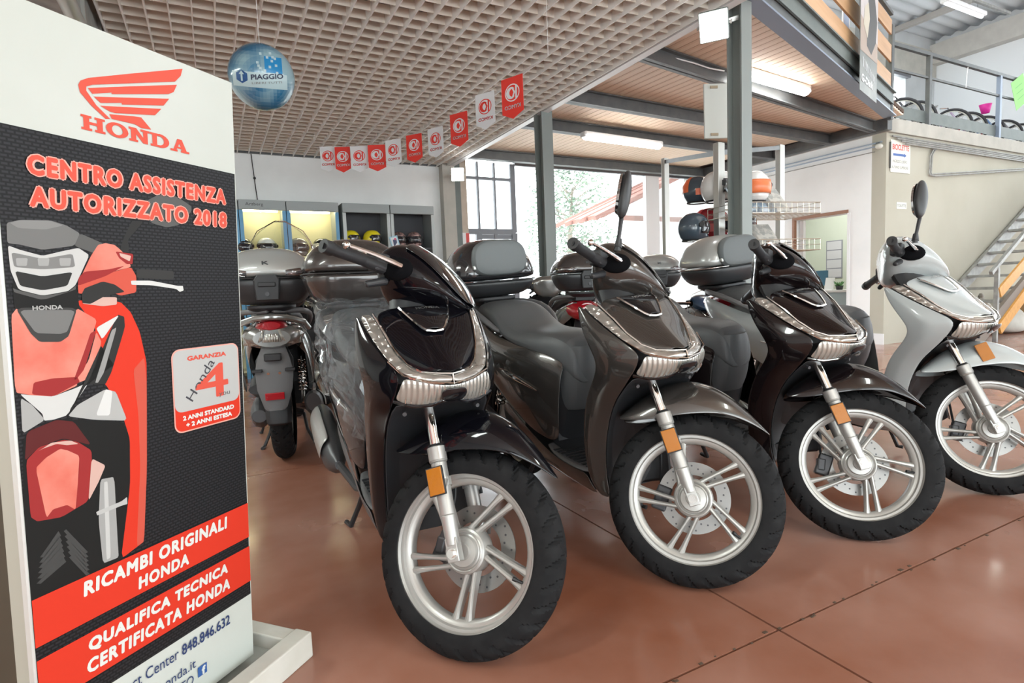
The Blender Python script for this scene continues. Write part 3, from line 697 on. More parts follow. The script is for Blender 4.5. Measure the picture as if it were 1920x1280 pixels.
# ---- fork -------------------------------------------------------------------
def fpt(t, y, off=0.0): # along the leg from the axle
    return (-math.sin(RAKE)*t+off*math.cos(RAKE), y, .283+math.cos(RAKE)*t+off*math.sin(RAKE))
def slider(s):
    g = G(); y = s*.088
    g.cyl(fpt(.02,y), fpt(.10,y), .019, .0215, 20).cyl(fpt(.10,y), fpt(.245,y), .0215, .0225, 20).cyl(fpt(.245,y), fpt(.25,y), .0225, .0265, 20).cyl(fpt(.25,y), fpt(.29,y), .0265, .0265, 20)
    g.bar(fpt(-.022,y), fpt(.04,y), .030, .034)
    return g
def fork(root, M, refl=True):
    for s in (-1, 1):
        o = part('fork_slider', 'slider%d' % s, lambda: slider(s), fork_m, root, M, bevel=.002)
        part('fork_tube', 'ftube%d' % s, lambda: G().cyl(fpt(.28, s*.088), fpt(.46, s*.088), .0165, n=20), chrome, root, M)
        part('dust_seal', 'dseal%d' % s, lambda: G().cyl(fpt(.288, s*.088), fpt(.298, s*.088), .024, .019, 20), black_p, root, M)
        part('axle_bolt', 'bolt%d' % s, lambda: G().cyl((0,s*.103,.283),(0,s*.116,.283),.0105,n=6).cyl((0,s*.10,.283),(0,s*.107,.283),.0145,n=20), chrome, root, M)
        if refl:
            b = part('reflector', 'refl%d' % s, lambda: G().bar((fpt(.155,s*.088,.0)[0]-.004, s*.118, fpt(.155,0)[2]), (fpt(.228,s*.088,.0)[0]-.004, s*.118, fpt(.228,0)[2]), .008, .046), amber, root, M, smooth=False, bevel=.002)
            part('reflector_frame', 'reflf%d' % s, lambda: G().bar((fpt(.152,s*.088)[0]-.004, s*.1155, fpt(.152,0)[2]), (fpt(.231,s*.088)[0]-.004, s*.1155, fpt(.231,0)[2]), .008, .052), black_p, b, smooth=False, bevel=.002)
            part('reflector_bracket', 'reflb%d' % s, lambda: G().bar((fpt(.19,0)[0],s*.105,fpt(.19,0)[2]), (fpt(.19,0)[0],s*.114,fpt(.19,0)[2]), .05, .03).cyl(fpt(.178,s*.088), fpt(.202,s*.088), .0262, n=20), fork_m, root, M, smooth=False)
    part('fork_crown', 'crown', lambda: G().bar(fpt(.455,-.115), fpt(.455,.115), .05, .045).cyl(fpt(.44,0,-.02), fpt(.62,0,-.02), .03), dark_pl, root, M, bevel=.004)
    part('caliper', 'caliper', lambda: G().box((-.105,.062,.262), (.05,.045,.085), Matrix.Rotation(.2,3,'Y')).box((-.115,.065,.262), (.03,.055,.05)), dark_r, root, M, bevel=.006, smooth=False)
    part('brake_hose', 'hose', lambda: G().tube([(-.115,.08,.30),(-.13,.10,.40),(-.15,.09,.52),(-.19,.05,.62),(-.22,.02,.70)], .005, 6), black_p, root, M)
# ---- front mudguard ----------------------------------------------------------
FEND = [(-.275,.515,.500,.060),(-.235,.565,.500,.072),(-.19,.612,.508,.080),(-.13,.655,.524,.084),(-.07,.680,.545,.084),(0,.675,.562,.080),(.06,.652,.570,.070),(.11,.620,.565,.055),(.16,.578,.552,.036),(.195,.546,.538,.018),(.212,.532,.529,.006)]
def fender():
    rows = []
    for x, zt, zb, hw in FEND:
        rows.append([(x,0,zt),(x,hw*.45,zt-.10*(zt-zb)),(x,hw*.80,zt-.30*(zt-zb)),(x,hw,zt-.62*(zt-zb)),(x,hw*1.02,zb)])
    g = G(); g.grid(sym(rows)); return g
# ---- apron --------------------------------------------------------------------
H_IN = [(-.238,.150,.946),(-.165,.135,.893),(-.116,.121,.847),(-.068,.098,.808),(-.030,.070,.790),(.003,.035,.787)]
H_C = [(-.262,0,.966),(-.192,0,.941),(-.120,0,.888),(-.050,0,.842),(.0,0,.808),(.022,0,.789)]
def hood():
    rows = []
    for c, s in zip(H_C, H_IN):
        m1 = tuple(c[i]*.62+s[i]*.38 for i in range(3)); m2 = tuple(c[i]*.28+s[i]*.72 for i in range(3))
        rows.append([c, (m1[0]+.002, m1[1], m1[2]+.005), (m2[0]+.002, m2[1], m2[2]+.009), s])
    g = G(); g.grid(sym(rows)); return g
S_OUT = [(-.283,.187,.944),(-.215,.176,.900),(-.150,.163,.860),(-.085,.145,.820),(-.022,.118,.784),(.020,.06,.768),(.036,0,.760)]
S_IN = H_IN+[(.026,0,.786)]
def strip(s):
    rows = []
    for a, b in zip(S_IN, S_OUT):
        m1 = tuple((a[i]+b[i])/2 for i in range(3)); rows.append([a, (m1[0]+.008, m1[1]*1.01, m1[2]+.006), b])
    return one(rows, s)
def strip_edge(s): return G().tube([(x+.004, s*y, z+.002) for x, y, z in S_IN]+[(.039,0,.762)]+[(x+.003, s*y, z+.001) for x, y, z in reversed(S_OUT[3:-1])], .003, 6)
def headlight():
    top = [(.036,0,.757),(.022,.05,.764),(-.005,.09,.776),(-.026,.120,.781)]
    bot = [(.000,0,.722),(-.012,.05,.704),(-.035,.095,.702),(-.064,.141,.716)]
    rows = []
    for u_ in (0,.33,.66,1): rows.append([tuple(top[i][k]*(1-u_)+bot[i][k]*u_+(.012*math.sin(u_*math.pi) if k == 0 else 0) for k in range(3)) for i in range(4)])
    g = G(); g.grid(sym(rows)); return g
def headlight_rim():
    bot = [(.000,0,.719),(-.012,.05,.701),(-.035,.095,.699),(-.064,.141,.713)]; g = G()
    g.tube([(x,-y,z) for x, y, z in reversed(bot)]+bot[1:], .005, 6); return g
def lens_detail():
    g = G()
    for s in (1,-1):
        for q in range(6):
            y = .045+q*.014; g.bar((.024-.055*(y/.13)**1.3, s*y, .760), (.004-.05*(y/.13)**1.3, s*y, .710), .0025, .005)
    return g
WING = [ # front edge, crease, rear edge
 ((-.284,.189,.944),(-.292,.192,.943),(-.300,.192,.938)),
 ((-.217,.178,.899),(-.245,.198,.895),(-.275,.203,.885)),
 ((-.152,.165,.859),(-.195,.198,.850),(-.240,.208,.835)),
 ((-.087,.147,.819),(-.145,.192,.800),(-.205,.205,.785)),
 ((-.026,.121,.781),(-.110,.180,.765),(-.190,.199,.745)),
 ((-.066,.142,.714),(-.140,.186,.705),(-.215,.196,.700)),
 ((-.120,.148,.655),(-.195,.186,.650),(-.260,.192,.650)),
 ((-.185,.148,.595),(-.250,.180,.580),(-.305,.186,.590)),
 ((-.245,.145,.470),(-.300,.176,.465),(-.345,.180,.490)),
 ((-.268,.142,.330),(-.315,.172,.330),(-.352,.176,.380)),
 ((-.240,.142,.240),(-.280,.165,.245),(-.340,.172,.300))]
def wing(s): return one([[f, tuple((f[i]+c[i])/2 for i in range(3)), c, tuple((c[i]+r[i])/2 for i in range(3)), r] for f, c, r in WING], s)
def shield_in():   # rider side panel
    rows = []
    for f, c, r in WING[:-1]:
        rows.append([(r[0]+.05,0,r[2]-.0),(r[0]+.03,r[1]*.6,r[2]),(r[0],r[1],r[2])])
    rows.append([(-.36,0,.31),(-.36,.1,.31),(-.352,.176,.335)])
    g = G(); g.grid(sym(rows)); return g
def cowl_in():     # dark liner behind the wheel
    rows = [[(-.06,0,.70),(-.065,.09,.70),(-.066,.141,.712)]]
    for f, c, r in WING[6:]: rows.append([(f[0]-.07,0,f[2]),(f[0]-.05,f[1]*.7,f[2]),(f[0],f[1],f[2])])
    g = G(); g.grid(sym(rows)); return g
BD = [(-.228,.074,.958,.958),(-.203,.070,.948,.952),(-.160,.052,.922,.926),(-.128,.034,.900,.904),(-.117,.024,.893,.896)]
def badge(): return G().grid(sym([[(x+.003,0,zc+.006),(x+.003,w_*.5,zc+.005),(x,w_,z+.003)] for x, w_, z, zc in BD]))
def badge_rim(): return G().tube([(x+.004,-w_,z+.004) for x, w_, z, zc in BD]+[(-.111,0,.894)]+[(x+.004,w_,z+.004) for x, w_, z, zc in reversed(BD)], .004, 6)
# ---- handlebar cover (steered) ------------------------------------------------------
HC = [(-.172,.986,.978,.970,.020),(-.186,1.003,.985,.967,.070),(-.215,1.045,1.0,.954,.115),(-.255,1.09,1.018,.944,.150),(-.30,1.128,1.032,.930,.172),(-.345,1.148,1.038,.918,.184),(-.39,1.148,1.04,.912,.186),(-.425,1.13,1.04,.925,.176),(-.447,1.10,1.04,.955,.155)]
def hring(x, zt, zs, zb, hw, n_=20, k=1.0, add=0.0):
    out = []
    for j in range(n_):
        t = 2*math.pi*j/n_; c, s = math.cos(t), math.sin(t)
        z = zs+((zt-zs) if s > 0 else (zs-zb))*abs(s)**.85*(1 if s > 0 else -1)
        y = hw*abs(c)**.7*(1 if c > 0 else -1)*(1-.30*max(0, -s))
        out.append((x-.20*max(0, z-zs), y, z))
    return out
def hcover(): return G().ring_loft([hring(*q) for q in HC])
def hcover_screen():   # smooth upper front pane
    rows = []
    for x, zt, zs, zb, hw in HC[0:6]:
        row = []
        for q in [math.pi*(.17+.66*i/8) for i in range(9)]:
            c, s = math.cos(q), math.sin(q); z = zs+(zt-zs)*s**.85+.0035; row.append((x-.20*(z-zs)+.004, hw*abs(c)**.7*(1 if c > 0 else -1)*.99, z))
        rows.append(row)
    g = G(); g.grid(rows); return g
def grip(s): return G().cyl((-.398,s*.175,1.032),(-.425,s*.235,1.031),.022,.018,18).cyl((-.425,s*.235,1.031),(-.455,s*.345,1.022),.0175,.0175,18)
def bar_end(s): return G().cyl((-.455,s*.343,1.022),(-.460,s*.372,1.020),.0205,.0205,18).cyl((-.460,s*.372,1.020),(-.4605,s*.3725,1.020),.009,.009,12)
def lever(s):
    g = G(); g.tube([(-.325,s*.165,1.040),(-.345,s*.20,1.042),(-.372,s*.26,1.043),(-.395,s*.315,1.040),(-.405,s*.335,1.038)], [.010,.0095,.0075,.006,.007], 10); g.ball((-.408,s*.342,1.037), .0115, 12, 8); return g
def recess(s): return G().ball((-.352,s*.168,1.035), (.055,.018,.038), 16, 10)  # solid near-black ball painted as the shade of an open hollow
def switchbox(s): return G().bar((-.40,s*.165,1.045),(-.42,s*.205,1.04), .05, .055).cyl((-.39,s*.15,1.0),(-.42,s*.21,.965), .014,.010)
def neck():
    rings = []
    for x, z, rx, ry in ((-.285,.93,.060,.090),(-.31,.96,.062,.085),(-.33,.99,.06,.08)): rings.append([(x+rx*math.cos(t), ry*math.sin(t), z) for t in [2*math.pi*i/16 for i in range(16)]])
    return G().ring_loft(rings)
def mirror_body(): 
    rings = []
    for z, a, b in ((-.095,.004,.006),(-.085,.014,.018),(-.06,.020,.035),(-.01,.023,.052),(.04,.020,.050),(.075,.014,.036),(.093,.006,.012)):
        rings.append([(a*math.cos(t), b*math.sin(t)+z*.12, z) for t in [2*math.pi*i/16 for i in range(16)]])
    return G().ring_loft(rings)
# ---- mid and rear body ---------------------------------------------------------------
def floorb():
    g = G(); rows = []
    for x, z, hw in ((-.33,.330,.172),(-.40,.322,.178),(-.52,.318,.176),(-.64,.322,.166),(-.72,.34,.15)):
        rows.append([(x,0,z+.004),(x,hw*.6,z+.004),(x,hw*.97,z),(x,hw,z-.01)])
    g.grid(sym(rows)); return g
def floor_ribs():
    g = G()
    for s in (1,-1):
        for q in range(9): g.bar((-.38-q*.033, s*.045, .328), (-.38-q*.033, s*.155, .327), .012, .004)
    return g
def skirt(s):
    return one([[(-.335,.174,.322),(-.325,.170,.275),(-.28,.150,.238)],[(-.45,.180,.315),(-.45,.172,.265),(-.45,.14,.225)],[(-.60,.176,.318),(-.60,.17,.265),(-.60,.13,.225)],[(-.74,.170,.345),(-.74,.168,.29),(-.76,.13,.235)],[(-.95,.175,.42),(-.95,.178,.34),(-.97,.15,.27)],[(-1.1,.175,.50),(-1.12,.18,.42),(-1.15,.16,.36)]], s)
def belly(): return G().ring_loft([[(x,-w_,zb),(x,-w_,zt),(x,w_,zt),(x,w_,zb)] for x, w_, zb, zt in ((-.30,.12,.24,.31),(-.5,.12,.21,.31),(-.8,.12,.22,.36),(-1.0,.12,.28,.5))])
def side_panel(s):
    st = [(-.60,(.700,.085),(.58,.125),(.36,.140)),(-.70,(.735,.125),(.61,.160),(.36,.165)),(-.85,(.750,.142),(.64,.185),(.40,.178)),(-1.0,(.758,.150),(.67,.198),(.455,.185)),(-1.2,(.790,.150),(.715,.198),(.545,.188)),(-1.4,(.840,.138),(.765,.182),(.64,.168)),(-1.58,(.880,.105),(.815,.140),(.735,.120)),(-1.70,(.893,.060),(.850,.075),(.80,.062))]
    return one([[(x,a[1],a[0]),(x,(a[1]+b[1])/2+.012,(a[0]+b[0])/2),(x,b[1],b[0]),(x,(b[1]+c[1])/2+.010,(b[0]+c[0])/2),(x,c[1],c[0])] for x, a, b, c in st], s)
def leg_cover():
    rows = [[(-.575,0,z) if False else (x0,0,z),(x0-.012,w_*.6,z),(x0-.07,w_,z)] for x0, w_, z in ((-.600,.100,.735),(-.590,.120,.66),(-.602,.130,.58),(-.625,.135,.49),(-.66,.14,.40),(-.70,.145,.33))]
    g = G(); g.grid(sym(rows)); return g
SEAT = [(-.555,.68,.050,.60),(-.565,.755,.078,.60),(-.60,.800,.098,.62),(-.68,.822,.122,.66),(-.80,.822,.150,.70),(-.95,.822,.160,.73),(-1.06,.838,.163,.745),(-1.15,.885,.163,.77),(-1.22,.930,.160,.80),(-1.32,.948,.150,.83),(-1.45,.952,.135,.86),(-1.55,.945,.11,.875),(-1.60,.925,.08,.885)]
def seat(): 
    rings = []
    for x, zt, w_, zb in SEAT: rings.append([(x,-w_*.96,zb),(x,-w_*1.02,(zb+zt)/2),(x,-w_*.86,zt-.012),(x,-w_*.4,zt),(x,w_*.4,zt),(x,w_*.86,zt-.012),(x,w_*1.02,(zb+zt)/2),(x,w_*.96,zb)])
    g = G(); g.ring_loft(rings); return g
def seat_front():
    rows = [[(x0,0,z),(x0-.01,w_*.6,z),(x0-.06,w_*1.0,z),(x0-.14,w_*1.08,z)] for x0, w_, z in ((-.548,.080,.765),(-.545,.092,.70),(-.553,.100,.62),(-.578,.100,.54),(-.61,.092,.485))]
    g = G(); g.grid(sym(rows)); return g
def grab():
    g = G()
    for s in (1,-1): g.tube([(-1.12,s*.155,.80),(-1.22,s*.195,.86),(-1.38,s*.205,.915),(-1.55,s*.17,.935),(-1.66,s*.08,.935),(-1.68,0,.935)], [.012,.017,.019,.018,.016,.015], 10)
    return g
def rear_wheel(root):
    Mw = Matrix.Translation((-1.34,0,.300)) @ Matrix.Scale(1.06, 4)
    wl = part('rear_wheel', 'rim', rim, rim_m, root, Mw)
    part('tyre', 'tyre_rear', lambda: tyre(.283, .118), rubber_t, wl)
    for k in range(5): part('spoke', 'spoke_%d' % k, lambda: spokes(k), rim_m, wl, bevel=.0012, smooth=False)
    part('hub', 'hub', hub, rim_m, wl)
def engine():
    g = G(); rings = []
    for x, z, h, y0, y1 in ((-.72,.33,.07,.03,.13),(-.80,.33,.10,.03,.17),(-1.0,.32,.09,.05,.19),(-1.25,.31,.095,.06,.19),(-1.40,.30,.085,.07,.185),(-1.47,.30,.04,.08,.17)):
        rings.append([(x, (y0+y1)/2+(y1-y0)/2*math.cos(t), z+h*math.sin(t)) for t in [2*math.pi*i/12 for i in range(12)]])
    g.ring_loft(rings); g.box((-.85,0,.36), (.3,.2,.16)); return g
def airbox(): return G().ring_loft([[(x, .12+.06*math.cos(t), z+h*math.sin(t)) for t in [2*math.pi*i/12 for i in range(12)]] for x, z, h in ((-1.05,.46,.04),(-1.12,.47,.08),(-1.35,.47,.08),(-1.44,.46,.03))])
def muffler():
    g = G(); rings = []
    for x, z, r in ((-1.02,.29,.018),(-1.08,.29,.05),(-1.16,.30,.075),(-1.42,.345,.082),(-1.60,.38,.076),(-1.66,.392,.055),(-1.67,.394,.0)):
        rings.append([(x-.15*r*math.sin(t), -.195-r*.72*math.cos(t), z+r*math.sin(t)) for t in [2*math.pi*i/18 for i in range(18)]])
    g.ring_loft(rings[:-1]); g.tube([(-1.03,-.19,.29),(-.9,-.14,.22),(-.75,-.05,.22)], .017, 8); return g
def muffler_shield():
    rows = []
    for x, z, r in ((-1.15,.30,.083),(-1.3,.325,.088),(-1.45,.35,.090),(-1.60,.38,.084)): rows.append([(x, -.197-r*.74*math.cos(t), z+r*math.sin(t)) for t in [-.2+1.5*i/6 for i in range(7)]])
    return G().grid(rows)
def shocks(s):
    g = G()
    if s:
        a = Vector((-1.34,s*.125,.34)); b = Vector((-1.18,s*.12,.62)); g.cyl(a, b, .011, n=10)
        n = 90; pts = []
        u_, p, q, l = frame_from(a, b)
        for i in range(n): 
            k = i/(n-1); t = k*2*math.pi*9; pts.append(a+(b-a)*(.25+.7*k)+(p*math.cos(t)+q*math.sin(t))*.024)
        g.tube(pts, .0045, 5)
    return g
def rear_fender():
    rows = []
    for a in (-.1,.25,.6,.95,1.3,1.65): rows.append([(-1.34-.325*math.cos(a)*1.0, 0, .30+.33*math.sin(a)),(-1.34-.322*math.cos(a), .05, .30+.325*math.sin(a)),(-1.34-.30*math.cos(a), .072, .30+.30*math.sin(a))])
    g = G(); g.grid(sym(rows)); return g
def plate_holder():
    g = G(); g.ring_loft([[(x+.012,-w_,z),(x,-w_*.6,z),(x,w_*.6,z),(x+.012,w_,z),(x+.03,w_,z),(x+.03,-w_,z)] for x, w_, z in ((-1.60,.06,.74),(-1.68,.10,.66),(-1.70,.10,.58),(-1.73,.075,.44),(-1.735,.05,.41))]); return g
def center_stand():
    g = G()
    for s in (1,-1): g.tube([(-.95,s*.10,.20),(-1.02,s*.12,.10),(-1.03,s*.16,.012),(-1.09,s*.17,.010)], .011, 8)
    g.tube([(-.95,-.10,.20),(-.95,.10,.20)], .012, 8); return g
def side_stand(): return G().tube([(-.62,.13,.24),(-.60,.19,.12),(-.585,.225,.01),(-.56,.235,.008)], .010, 8)
# top case: centred at 0, front +x
def ring_sq(z, a, b, n=28, e=.55, x0=0.0, fl=0.0):
    out = []
    for i in range(n):
        t = 2*math.pi*i/n; c, s = math.cos(t), math.sin(t)
        out.append((x0+a*abs(c)**e*(1 if c > 0 else -1), b*abs(s)**e*(1 if s > 0 else -1), z+fl*(1-abs(s))))
    return out
def case_tub(m=.15): k = m/.15; return G().ring_loft([ring_sq(0,.13,.14),ring_sq(.010,.165,.18),ring_sq(.07*k,.192,.228),ring_sq(.14*k,.205,.248),ring_sq(.148*k,.205,.248)])
def case_lid(m=.15):
    f = lambda z: m+(z-.15)*(.325-m)/.175
    return G().ring_loft([ring_sq(f(.151),.206,.250),ring_sq(f(.175),.206,.250),ring_sq(f(.21),.200,.242,fl=.004),ring_sq(f(.255),.182,.215,fl=.006),ring_sq(f(.295),.150,.175,e=.65,fl=.006),ring_sq(f(.318),.10,.115,e=.8),ring_sq(.325,.05,.06,e=1)])
def case_band(m=.15): return G().ring_loft([ring_sq(m-.004,.2075,.2515),ring_sq(m+.003,.2075,.2515)], caps=False)
def backrest():
    rings = []
    for x, k in ((.150,1.0),(.205,1.0),(.222,.9),(.226,.75)):
        rings.append([(x-.10*max(0,(z-.22))*1.0, y*k, z) for y, z in [(.165*abs(math.cos(t))**.5*(1 if math.cos(t) > 0 else -1)*(1-.15*max(0, math.sin(t))), .210+.100*k*abs(math.sin(t))**.6*(1 if math.sin(t) > 0 else -1)) for t in [2*math.pi*i/24 for i in range(24)]]])
    return G().ring_loft(rings)
def case_plate(): return G().ring_loft([ring_sq(-.045,.11,.09),ring_sq(-.02,.14,.13),ring_sq(-.001,.14,.13)]).bar((.02,-.08,-.05),(.02,.08,-.05),.2,.05)
def topcase(root, M, tub, lid, back=True, latch=False, k='', letter=None, lid_side=None, seam=.15):
    ks = '%.2f' % seam
    t = part('top_case', 'ctub'+ks, lambda: case_tub(seam), tub, root, M, sub=1)
    t['label'] = 'luggage box behind the seat'
    part('lid', 'clid'+ks, lambda: case_lid(seam), lid, t, sub=1); part('seam_band', 'cband'+ks, lambda: case_band(seam), chrome if lid_side else black_p, t, solid=.002)
    part('mount_plate', 'cplate', case_plate, dark_pl, t, bevel=.004)
    if back: part('pad_base', 'cpb', lambda: G().b2((.19,-.16,.150),(.214,.16,.175)), alu, t, bevel=.006, smooth=False)
    if back: part('backrest_pad', 'cback', backrest, seat_top, t, sub=1)
    if latch:
        part('latch', 'clatch', lambda: G().ring_loft([[(-.205-q, y*w_, z) for y, z in ((-.07,.135),(-.05,.165),(.05,.165),(.07,.135),(.06,.03),(-.06,.03))] for q, w_ in ((0,1),(.012,.96),(.016,.88))]), dark_pl, t, smooth=False)
        part('latch_grip', 'clgrip', lambda: G().b2((-.232,-.045,.10),(-.21,.045,.125)), black_p, t, bevel=.004)
        part('key_lock', 'cklock', lambda: G().cyl((-.205,0,.06),(-.228,0,.06),.012,n=16), dark_r, t)
        part('reflector_strip', 'crefl', lambda: both([[(-.200,.245*0+.10,.158),(-.203,.10,.19)],[(-.19,.175,.158),(-.195,.165,.20)],[(-.14,.232,.158),(-.15,.222,.205)],[(-.03,.253,.160),(-.04,.245,.175)]]), clear('pale_lens', (.85,.85,.88), .25), t, solid=.004)
        text('case_badge', 'K', black_p, t, -.02, .222, .035, .02, M=Matrix.Translation((-.196,0,.0)) @ Matrix.Rotation(R_(-90),4,'Z'), bold=.03)
    return t
def mirror(root, M, s, yaw, z0=1.163, arm=True):
    base = Vector((-.345, s*.200, 1.10)); top = Vector((-.340, s*.245, z0))
    Mm = M @ Matrix.Translation(top+Vector((0,s*.005,.095))) @ Matrix.Rotation(yaw, 4, 'Z')
    if arm: part('mirror_stalk', 'mstalk%d%.2f' % (s, z0), lambda: G().tube([base-Vector((0,0,.03)), base+Vector((0,s*.012,.005)), top+Vector((0,0,.01))], [.012,.007,.008], 10).cyl(base-Vector((0,0,.02)), base+Vector((0,.004*s,.012)), .015, .010), black_p, root, M)
    b = part('mirror', 'mbody', mirror_body, black_p, root, Mm, sub=1)
    part('mirror_glass', 'mglass', lambda: G().ring_loft([[(-.014-q, .044*k*math.cos(t)+.0, .078*k*math.sin(t)) for t in [2*math.pi*i/20 for i in range(20)]] for q, k in ((0,1),(.010,.92))]), mirror_g, b)
def scooter(lab, P, delta, paint, hoodp, case=None, mirrors=(), seatm=seat_m, refl_fork=True, name='motor_scooter', wrap=False, group=None, inner=None, screen=None, letter='HONDA', sidep=None, wheelspin=.3, badge_c=None):
    t = thing(name, lab, 'scooter', M=P, group=group)
    S = steer(delta); I4 = Matrix.Identity(4); inner = inner or dark_pl; sidep = sidep or paint
    front_wheel(t, S, wheelspin); fork(t, S, refl_fork)
    part('front_mudguard', 'fender', fender, paint, t, S, sub=2, solid=.003)
    part('hood', 'hood', hood, hoodp, t, sub=2, solid=.003)
    for s in (-1,1):
        part('signal_strip', 'strip%d' % s, lambda: strip(s), lens_s, t, sub=2, solid=.004); part('chrome_edging', 'stripedge%d' % s, lambda: strip_edge(s), chrome, t)
        part('side_cowl', 'wing%d' % s, lambda: wing(s), paint, t, sub=2, solid=.004)
        part('skirt', 'skirt%d' % s, lambda: skirt(s), mid_g if paint.name == 'black_paint' else paint, t, sub=2, solid=.003)
        part('side_panel', 'sidepanel%d' % s, lambda: side_panel(s), sidep, t, sub=2, solid=.004)
        part('side_trim', 'strim%d' % s, lambda: G().tube([(-1.07,s*.204,.640),(-1.0,s*.206,.632),(-.88,s*.200,.610),(-.79,s*.190,.592),(-.72,s*.178,.575)], [.002,.007,.010,.006,.002], 8), chrome, t)
        part('fork_bolt', 'fbolt%d' % s, lambda: G().cyl((-.10,s*.105,.672),(-.085,s*.108,.670),.006,n=14), dark_r, t)
        part('shock_absorber', 'shock%d' % s, lambda: shocks(s), chrome, t)
    hl = part('headlight', 'headlight', headlight, lens_m, t, sub=2, solid=.004); part('headlight_rim', 'hlrim', headlight_rim, badge_m, hl); part('reflector_rib', 'hldetail', lens_detail, chrome, hl, kind='stuff'); part('lamp_centre', 'hlcentre', lambda: G().grid([[(.046,-.030,.755),(.049,0,.752),(.046,.030,.755)],[(.038,-.040,.735),(.042,0,.733),(.038,.040,.735)],[(.016,-.030,.712),(.020,0,.712),(.016,.030,.712)]]), badge_m, hl, sub=1, solid=.003)
    part('leg_shield', 'shieldin', shield_in, inner, t, sub=1, solid=.003); part('wheel_liner', 'cowlin', cowl_in, dark_pl, t, sub=1, solid=.003)
    b = part('badge_panel', 'badge', badge, badge_c or badge_m, t, sub=2, solid=.003); part('badge_rim', 'badgerim', badge_rim, chrome, b)
    # badge letters follow the panel
    if letter:
        key = 'ltr'+letter
        if key not in CACHE:
            o = text('badge_letters', letter, ltr, b, -.042, 0, .084, .012, bold=.02, post=lambda a, q: Vector((-.188-q*.85, a*.85+.004, .9525+q*.5-abs(a)*.05+.006)))
            CACHE[key] = o.data
        else: link('badge_letters', CACHE[key], ltr, b)
    hb = part('handlebar_cover', 'hcover', hcover, paint, t, S, sub=2)
    part('front_pane', 'hscreen', hcover_screen, badge_m if paint is not None else badge_m, hb, sub=1, solid=.002) if letter and screen != 'none' and paint.name != 'white_paint' else None
    part('neck', 'neck', neck, dark_pl, t)
    for s in (-1,1):
        part('grip', 'grip%d' % s, lambda: grip(s), dark_pl, t, S); part('bar_end', 'barend%d' % s, lambda: bar_end(s), black_p, t, S, bevel=.002)
        part('brake_lever', 'lever%d' % s, lambda: lever(s), chrome, t, S); part('lever_recess_shade', 'recess%d' % s, lambda: recess(s), mat('cavity_shade', (.003,.003,.004), .9, spec=.1), t, S)
        part('switch_box', 'swbox%d' % s, lambda: switchbox(s), dark_pl, t, S, bevel=.006, smooth=False)
    for mm in mirrors: mirror(t, S, mm[0], mm[1], 1.163 if len(mm) < 3 else 1.163-mm[2]*.6)
    part('footboard', 'floor', floorb, mid_g, t, sub=1, solid=.004); part('footboard_rib', 'fribs', floor_ribs, dark_pl, t, kind='stuff', smooth=False)
    part('underbody', 'belly', belly, dark_pl, t)
    part('legroom_cover', 'legcover', leg_cover, inner, t, sub=1, solid=.003)
    part('seat', 'seat', seat, seatm, t, sub=2); part('seat_front', 'seatfront', seat_front, seatm, t, sub=2, solid=.004)
    part('grab_rail', 'grab', grab, mid_g, t, sub=1); part('tail_light', 'tail', lambda: G().ring_loft([[(x, w_*math.cos(q), z+h*math.sin(q)) for q in [2*math.pi*i/14 for i in range(14)]] for x, w_, z, h in ((-1.62,.10,.84,.045),(-1.70,.085,.85,.04),(-1.735,.05,.855,.022))]), redr, t)
    rear_wheel(t); part('engine_case', 'engine', engine, dark_r, t, bevel=.003); part('air_box', 'airbox', airbox, dark_pl, t)
    mf = part('muffler', 'muffler', muffler, dark_r, t); part('heat_shield', 'mshield', muffler_shield, fork_m, mf, solid=.003, sub=1)
    part('rear_mudguard', 'rfender', rear_fender, dark_pl, t, sub=1, solid=.003); part('plate_holder', 'plateh', plate_holder, dark_pl, t)
    part('centre_stand', 'cstand', center_stand, black_p, t); part('side_stand', 'sstand', side_stand, black_p, t)
    if case: topcase(t, Matrix.Translation((case.get('x',-1.60),0,.972)), case['tub'], case['lid'], case.get('back', True), case.get('latch', False), lid_side=case.get('band'), seam=case.get('seam', .15))
    return t
black_paint = mat('black_paint', (.003,.003,.005), .07, coat=.4, spec=.2)
grey_paint = mat('grey_paint', (.060,.054,.050), .22, .5, coat=1.0)
brown_paint = mat('dark_brown_paint', (.009,.006,.007), .15, .3, coat=.7, spec=.3)
white_paint = mat('white_paint', (.40,.43,.435), .25, coat=1.0)
case_black = mat('case_black', (.03,.032,.035), .35); case_gloss = mat('case_gloss', (.02,.02,.023), .12, coat=1); case_white = mat('case_silver', (.42,.43,.42), .3, .3, coat=.8)
case_brown = mat('case_brown', (.06,.052,.05), .25, .3, coat=.8)
DA, DB, DC, DD = 46.7, 51.7, 53.0, 50.2
sA = scooter('glossy black scooter nearest the totem, its seat under clear plastic wrap', pose(.554,1.426,R_(-93.8),R_(-.2),-.0062), R_(DA), black_paint, black_paint, case=dict(tub=case_brown, lid=case_brown, back=False), wheelspin=.2)
sB = scooter('dark grey metallic scooter with raised mirror, second from the totem', pose(1.357,1.359,R_(-94.2),R_(-2.8),-.0013), R_(DB), grey_paint, grey_paint, case=dict(tub=case_black, lid=case_gloss, x=-1.63, seam=.085), mirrors=((-1,R_(6)),), wheelspin=.55)
sC = scooter('black brown scooter without mirrors, third from the totem', pose(2.143,1.279,R_(-96.2),R_(-4.1),-.0034), R_(DC), brown_paint, brown_paint, wheelspin=.0)
sD = scooter('white scooter with raised mirror and silver top case, furthest right of the front row', pose(3.074,1.229,R_(-97.6),R_(-6.0),-.0019) @ Matrix.Scale(1.03,4), R_(DD), white_paint, white_paint, case=dict(tub=case_black, lid=case_white, band=1, seam=.12), mirrors=((-1,R_(-32)),(1,R_(-10),.155)), refl_fork=False, wheelspin=.4, badge_c=white_paint)
